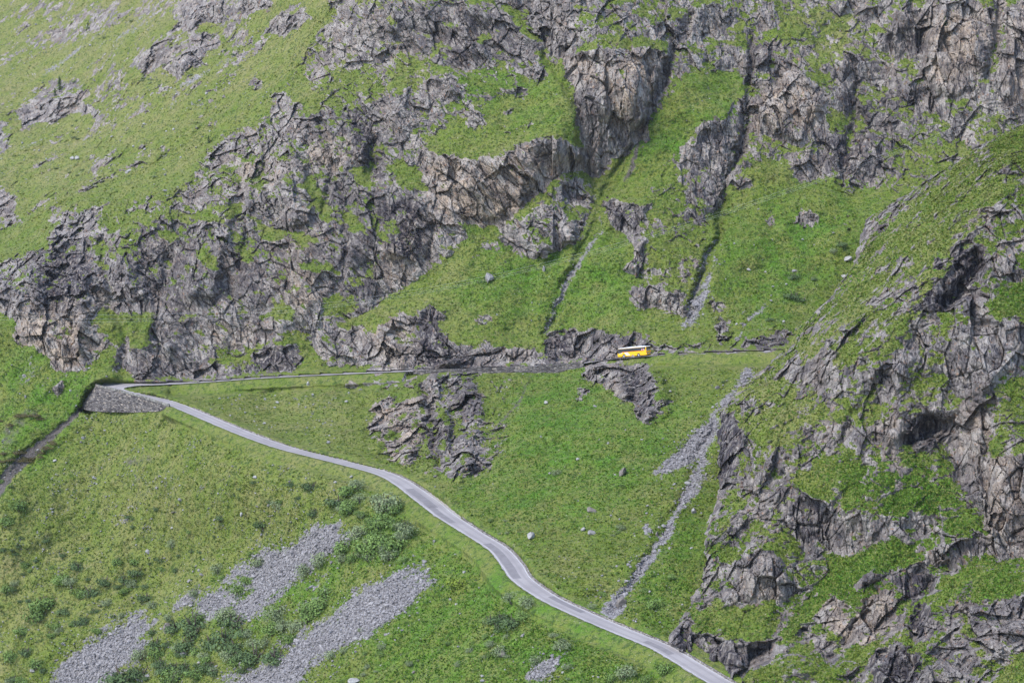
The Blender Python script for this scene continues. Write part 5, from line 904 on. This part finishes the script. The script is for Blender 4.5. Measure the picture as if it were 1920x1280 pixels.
for q in ((148,1056,34,'juniper','dark rounded bush standing alone on the lower left slope'),(487,1051,28,'willow','pale grey-green bush growing in the upper scree patch'),(598,1050,38,'willow','wispy pale bush at the right edge of the upper scree'),(368,1110,24,'willow','pale bush at the lip between the upper and lower scree'),(588,1138,48,'alder','big mid-green bush between the two scree strips'),(425,1226,32,'willow','tall pale bush below the bushy mound'),(423,1150,38,'willow','tall pale bush on top of the bushy mound'),
          (858,1090,36,'yellow','bright yellow-green bush alone on the slope below the bend'),(989,1128,30,'willow','pale grey-green bush at the right of the thicket under the road bend'),(939,1218,32,'willow','pale bush growing over a dark boulder'),(1057,1208,28,'willow','pale bush on the slope under the road, right of the stony streaks'),(1171,1258,38,'willow','pale rounded bush at the bottom edge, just below the road'),(1245,1250,34,'alder','green rounded bush right beside the lower road at the bottom'),(1490,550,32,'juniper','wide grey-green juniper patch on the grass above the upper road'),(1443,596,16,'juniper','small dark bush on the grass just above the road cut'),
          (1224,1133,28,'alder','leafy bush next to the block where the stream meets the road'),(584,907,32,'juniper','dark bush on the slope just below the road'),(764,990,40,'willow','long pale bush nearest the road bend in the thicket'),(650,922,36,'alder','mid-green bush at the top of the thicket below the road'),(494,978,28,'juniper','dark thin bush on the open slope above the scree'),(1359,714,12,'juniper','small bush on the grass left of the spur edge'),(369,1260,38,'alder','bright bush at the bottom edge below the mound'),(517,1223,54,'juniper','wide low dark bush at the left edge of the lower scree strip')):
    bush(*q)
GR = [('shrub in the thicket between the scree and the road bend', 'bushes in the thicket below the road', [(672,907,24,'willow'),(721,941,38,'willow'),(741,951,28,'alder'),(721,974,36,'alder'),(672,998,32,'willow'),(707,1008,36,'alder'),(737,1018,32,'alder'),(690,1025,42,'alder'),(647,1025,28,'alder'),(731,1038,24,'willow'),(655,950,30,'alder'),(700,985,26,'alder'),(755,1005,24,'willow'),(668,1040,22,'alder'),(635,935,30,'juniper')]),
      ('shrub crowding the mound beside the upper scree', 'bushes on the mound', [(363,1159,46,'juniper'),(440,1162,42,'juniper'),(420,1186,52,'juniper'),(363,1182,40,'juniper'),(396,1200,38,'juniper'),(289,1203,30,'juniper'),(330,1170,30,'juniper'),(350,1200,34,'juniper'),(460,1180,30,'juniper'),(292,1223,28,'alder'),(265,1226,22,'willow'),(312,1250,26,'juniper'),(396,1243,26,'juniper'),(322,1266,36,'alder'),(235,1262,52,'juniper'),(265,1253,32,'juniper'),(300,1240,24,'juniper'),(345,1245,28,'juniper'),(445,1205,34,'juniper')]),
      ('shrub on the green strip between the two scree patches', 'bushes between the scree patches', [(517,1146,28,'willow'),(531,1172,28,'willow'),(554,1169,26,'willow'),(511,1179,24,'alder'),(601,1129,32,'alder'),(578,1152,32,'alder'),(494,1203,28,'willow'),(480,1223,42,'juniper'),(571,1068,26,'willow'),(447,1102,20,'alder'),(463,1087,18,'alder'),(410,1065,18,'willow'),(470,1240,28,'alder'),(545,1195,24,'alder'),(610,1110,24,'alder'),(620,1225,22,'willow')]),
      ('dark leafy shrub in the thicket under the lower bend', 'bushes under the bend', [(959,1119,24,'willow'),(919,1156,28,'juniper'),(942,1152,38,'juniper'),(962,1162,38,'juniper'),(936,1172,30,'juniper'),(979,1152,28,'alder'),(919,1206,22,'willow'),(1006,1236,28,'willow'),(1147,1270,26,'alder'),(1063,1250,18,'willow'),(1211,1273,22,'alder'),(717,1209,18,'willow'),(645,1219,18,'willow'),(677,1179,12,'willow')]),
      ('small shrub on the open slope left of the scree', 'bushes on the lower left slope', [(117,1082,32,'alder'),(84,1125,50,'alder'),(67,1152,32,'alder'),(134,1092,24,'willow'),(252,1051,24,'alder'),(258,1068,32,'juniper'),(235,1082,32,'juniper'),(324,1018,17,'willow'),(354,996,14,'alder'),(275,1115,32,'juniper'),(201,1129,20,'willow'),(104,1172,28,'alder'),(50,1216,26,'juniper'),(67,1243,30,'alder'),(10,974,32,'alder'),(34,947,28,'alder'),(413,967,18,'juniper'),(586,959,22,'juniper'),(517,944,26,'willow'),(170,1105,30,'juniper'),(150,1110,28,'alder'),(195,1085,26,'juniper'),(300,1045,22,'juniper'),(220,1050,24,'alder'),(40,1180,26,'alder'),(20,1230,30,'alder'),(15,1100,24,'alder'),(120,1140,28,'juniper'),(330,1065,16,'juniper'),(545,905,16,'juniper'),(560,930,18,'juniper'),(440,925,10,'juniper')]),
      ('small shrub on the bright slope between the two roads', 'bushes between the roads', [(1045,884,16,'willow'),(1164,988,18,'willow'),(1208,1105,18,'alder'),(1130,1112,16,'alder'),(920,975,12,'alder'),(1110,1135,14,'willow'),(1165,910,10,'alder'),(1258,1080,16,'alder')]),
      ('low grey-green juniper on the grass near the spur edge', 'junipers above the upper road', [(1488,517,20,'juniper'),(1576,455,20,'juniper'),(1565,470,14,'willow'),(1505,560,18,'juniper'),(1525,520,12,'juniper')])]
for lab, grp, items in GR:
    for u, v, w, kd in items: bush(u, v, w * random.uniform(.85, 1.15) * (1.3 if ('thicket' in grp or 'mound' in grp or 'between the scree' in grp) else 1), kd, lab, grp)
def sprinkle(n, box_, lab, grp, kinds, w0, w1, clump=.5, hf=1.0):
    got = 0; u, v = random.uniform(box_[0], box_[2]), random.uniform(box_[1], box_[3])
    for _ in range(n * 12):
        if got >= n: break
        if random.random() > clump: u, v = random.uniform(box_[0], box_[2]), random.uniform(box_[1], box_[3])
        else: u, v = u + random.gauss(0, 16), v + random.gauss(0, 9)
        if not (box_[0] < u < box_[2] and box_[1] < v < box_[3]) or u > uE(v) - 8 or samp(Wr, np.array(u), np.array(v)) > .02 or samp(Rk_s, np.array(u), np.array(v)) > .6: continue
        if samp(Grv, np.array(u), np.array(v)) > .5 or (box_[1] > 880 and 330 < u < 800 and v < np.interp(u, LOW[:, 0], LOW[:, 1]) + 22): continue
        bush(u, v, random.uniform(w0, w1), random.choice(kinds), lab, grp, hf); got += 1
sprinkle(46, (0, 900, 640, 1120), 'low dark clump of scrub on the open slope below the road', 'scrub clumps below the road', ('juniper', 'alder', 'juniper'), 8, 17, .55)
sprinkle(34, (0, 1080, 300, 1280), 'low scrub clump left of the lower scree', 'scrub clumps left of the scree', ('juniper', 'alder', 'willow'), 10, 22, .6)
sprinkle(26, (640, 1180, 1250, 1280), 'small scrub clump on the slope at the bottom edge', 'scrub clumps at the bottom edge', ('alder', 'willow'), 8, 16, .5)
sprinkle(46, (20, 30, 520, 330), 'tiny dark juniper clump on the far upper slope', 'juniper clumps on the far slope', ('juniper', 'juniper', 'willow'), 5, 11, .6, .6)
sprinkle(40, (285, 1150, 470, 1275), 'leafy shrub filling the gaps on the bushy mound', 'gap shrubs on the mound', ('juniper', 'alder', 'juniper', 'willow'), 16, 30, .3, .9)
sprinkle(26, (640, 900, 780, 1050), 'small leafy shrub filling the thicket below the road', 'gap shrubs in the thicket', ('alder', 'willow'), 14, 26, .3)
sprinkle(22, (0, 770, 100, 860), 'low brownish heath clump left of the dark channel', 'heath clumps by the channel', ('heath',), 14, 26, .6, .55)
sprinkle(18, (850, 720, 1300, 1080), 'tiny herb clump on the bright slope between the roads', 'herb clumps between the roads', ('alder', 'willow'), 5, 10, .4, .7)
# small dark conifers on the cliffs
def conifer(u, v, h, label):
    p, n = hit(u, v); hm = h * p[1] / F; root = empty('conifer', (p[0], p[1] - .4, p[2] - .3)); root.scale = (hm, hm, hm); r = np.random.default_rng(int(u)); vs = []; va = []
    for k in range(420):
        z = r.uniform(.08, 1.0); R0 = .26 * (1 - z) ** .8 + .015; a = r.uniform(0, 6.28); rr = R0 * math.sqrt(r.random()) * r.uniform(.7, 1.15); c = np.array([rr * math.cos(a), rr * math.sin(a), z - rr * .25]); d = np.array([math.cos(a), math.sin(a), -.35]); s = .07; t = np.array([-math.sin(a), math.cos(a), r.uniform(-.4, .4)])
        vs += [c - d * s, c + t * s * .45, c + d * s, c - t * s * .45]; va += [r.random()] * 4
    me = mesh_np('crown', np.array(vs), np.arange(len(vs)).reshape(-1, 4), False); at = me.attributes.new('vary', 'FLOAT', 'POINT'); at.data.foreach_set('value', np.array(va, np.float32)); link('crown', me, M_leaf['juniper'], root)
    bm_obj('trunk', lambda b: bmesh.ops.create_cone(b, cap_ends=True, segments=8, radius1=.03, radius2=.006, depth=1.0, matrix=Matrix.Translation((0, 0, .42))), M_bark, root); tag(root, label, 'tree')
conifer(113, 168, 24, 'lone dark conifer on top of the far left outcrop'); conifer(391, 268, 15, 'small dark conifer at the top corner of the left cliff'); conifer(511, 272, 16, 'small dark conifer clinging to the cliff face'); conifer(735, 305, 12, 'tiny dark conifer on the grassy ledge in the big cliff'); conifer(1772, 48, 18, 'small dark conifer on the overhanging cliff at the upper right'); conifer(104, 178, 14, 'smaller dark conifer beside the lone one on the far outcrop')
# ------------------------------------------------------------------ cables
M_wire = simple('cable', (.55, .56, .58), .5, .05)
WP = np.array([(-260,578),(0,588),(255,599),(400,595),(638,571),(780,548),(909,524),(1093,477),(1230,440),(1364,396),(1515,346),(1616,309),(1767,252),(1918,198),(2120,120)], float)
for dv, dy, lab in ((-9, 0, 'thin power cable spanning the mountainside, uppermost of three'), (0, 1.5, 'thin power cable spanning the mountainside, middle of three'), (6, 3, 'thin power cable spanning the mountainside, lowest of three')):
    us = np.linspace(-260, 2120, 120); co = np.polyfit(WP[:, 0] / 1000, WP[:, 1], 4); vs_ = np.polyval(co, us / 1000) + dv * np.interp(us, [0, 700, 1900], [1, .6, .5]); Yw = 690 + dy + 0 * us; pts = unproj(us, vs_, Yw); rad = .015
    ringv = np.stack([pts + np.array([0, rad * math.cos(t), rad * math.sin(t)]) for t in (0, 2.09, 4.19)], 1); n = len(pts); r, c = np.mgrid[0:n - 1, 0:3]; i = (r * 3 + c).ravel(); j = (r * 3 + (c + 1) % 3).ravel()
    w = link('power_cable', mesh_np('power_cable', ringv.reshape(-1, 3), np.stack([i, j, j + 3, i + 3], -1)), M_wire); tag(w, lab, 'cable')
# ------------------------------------------------------------------ the air
M_air = bpy.data.materials.new('air'); M_air.use_nodes = True; nt = M_air.node_tree
nt.nodes.remove(nt.nodes['Principled BSDF']); pv = nt.nodes.new('ShaderNodeVolumePrincipled'); pv.inputs['Color'].default_value = (.92, .95, 1.0, 1); pv.inputs['Density'].default_value = HAZE; pv.inputs['Anisotropy'].default_value = .2
nt.links.new(pv.outputs[0], nt.nodes['Material Output'].inputs['Volume'])
zs = [float(PA[..., 2].min()), float(PB[..., 2].min())]; zt = [float(PA[..., 2].max()), float(PB[..., 2].max()), CZ]
haze = bm_obj('haze', lambda b: box(b, -700, 900, -40, 1700, min(zs) - 2, max(zt) + 12), M_air, None); tag(haze, 'thin pale mountain haze filling the valley', kind='stuff')
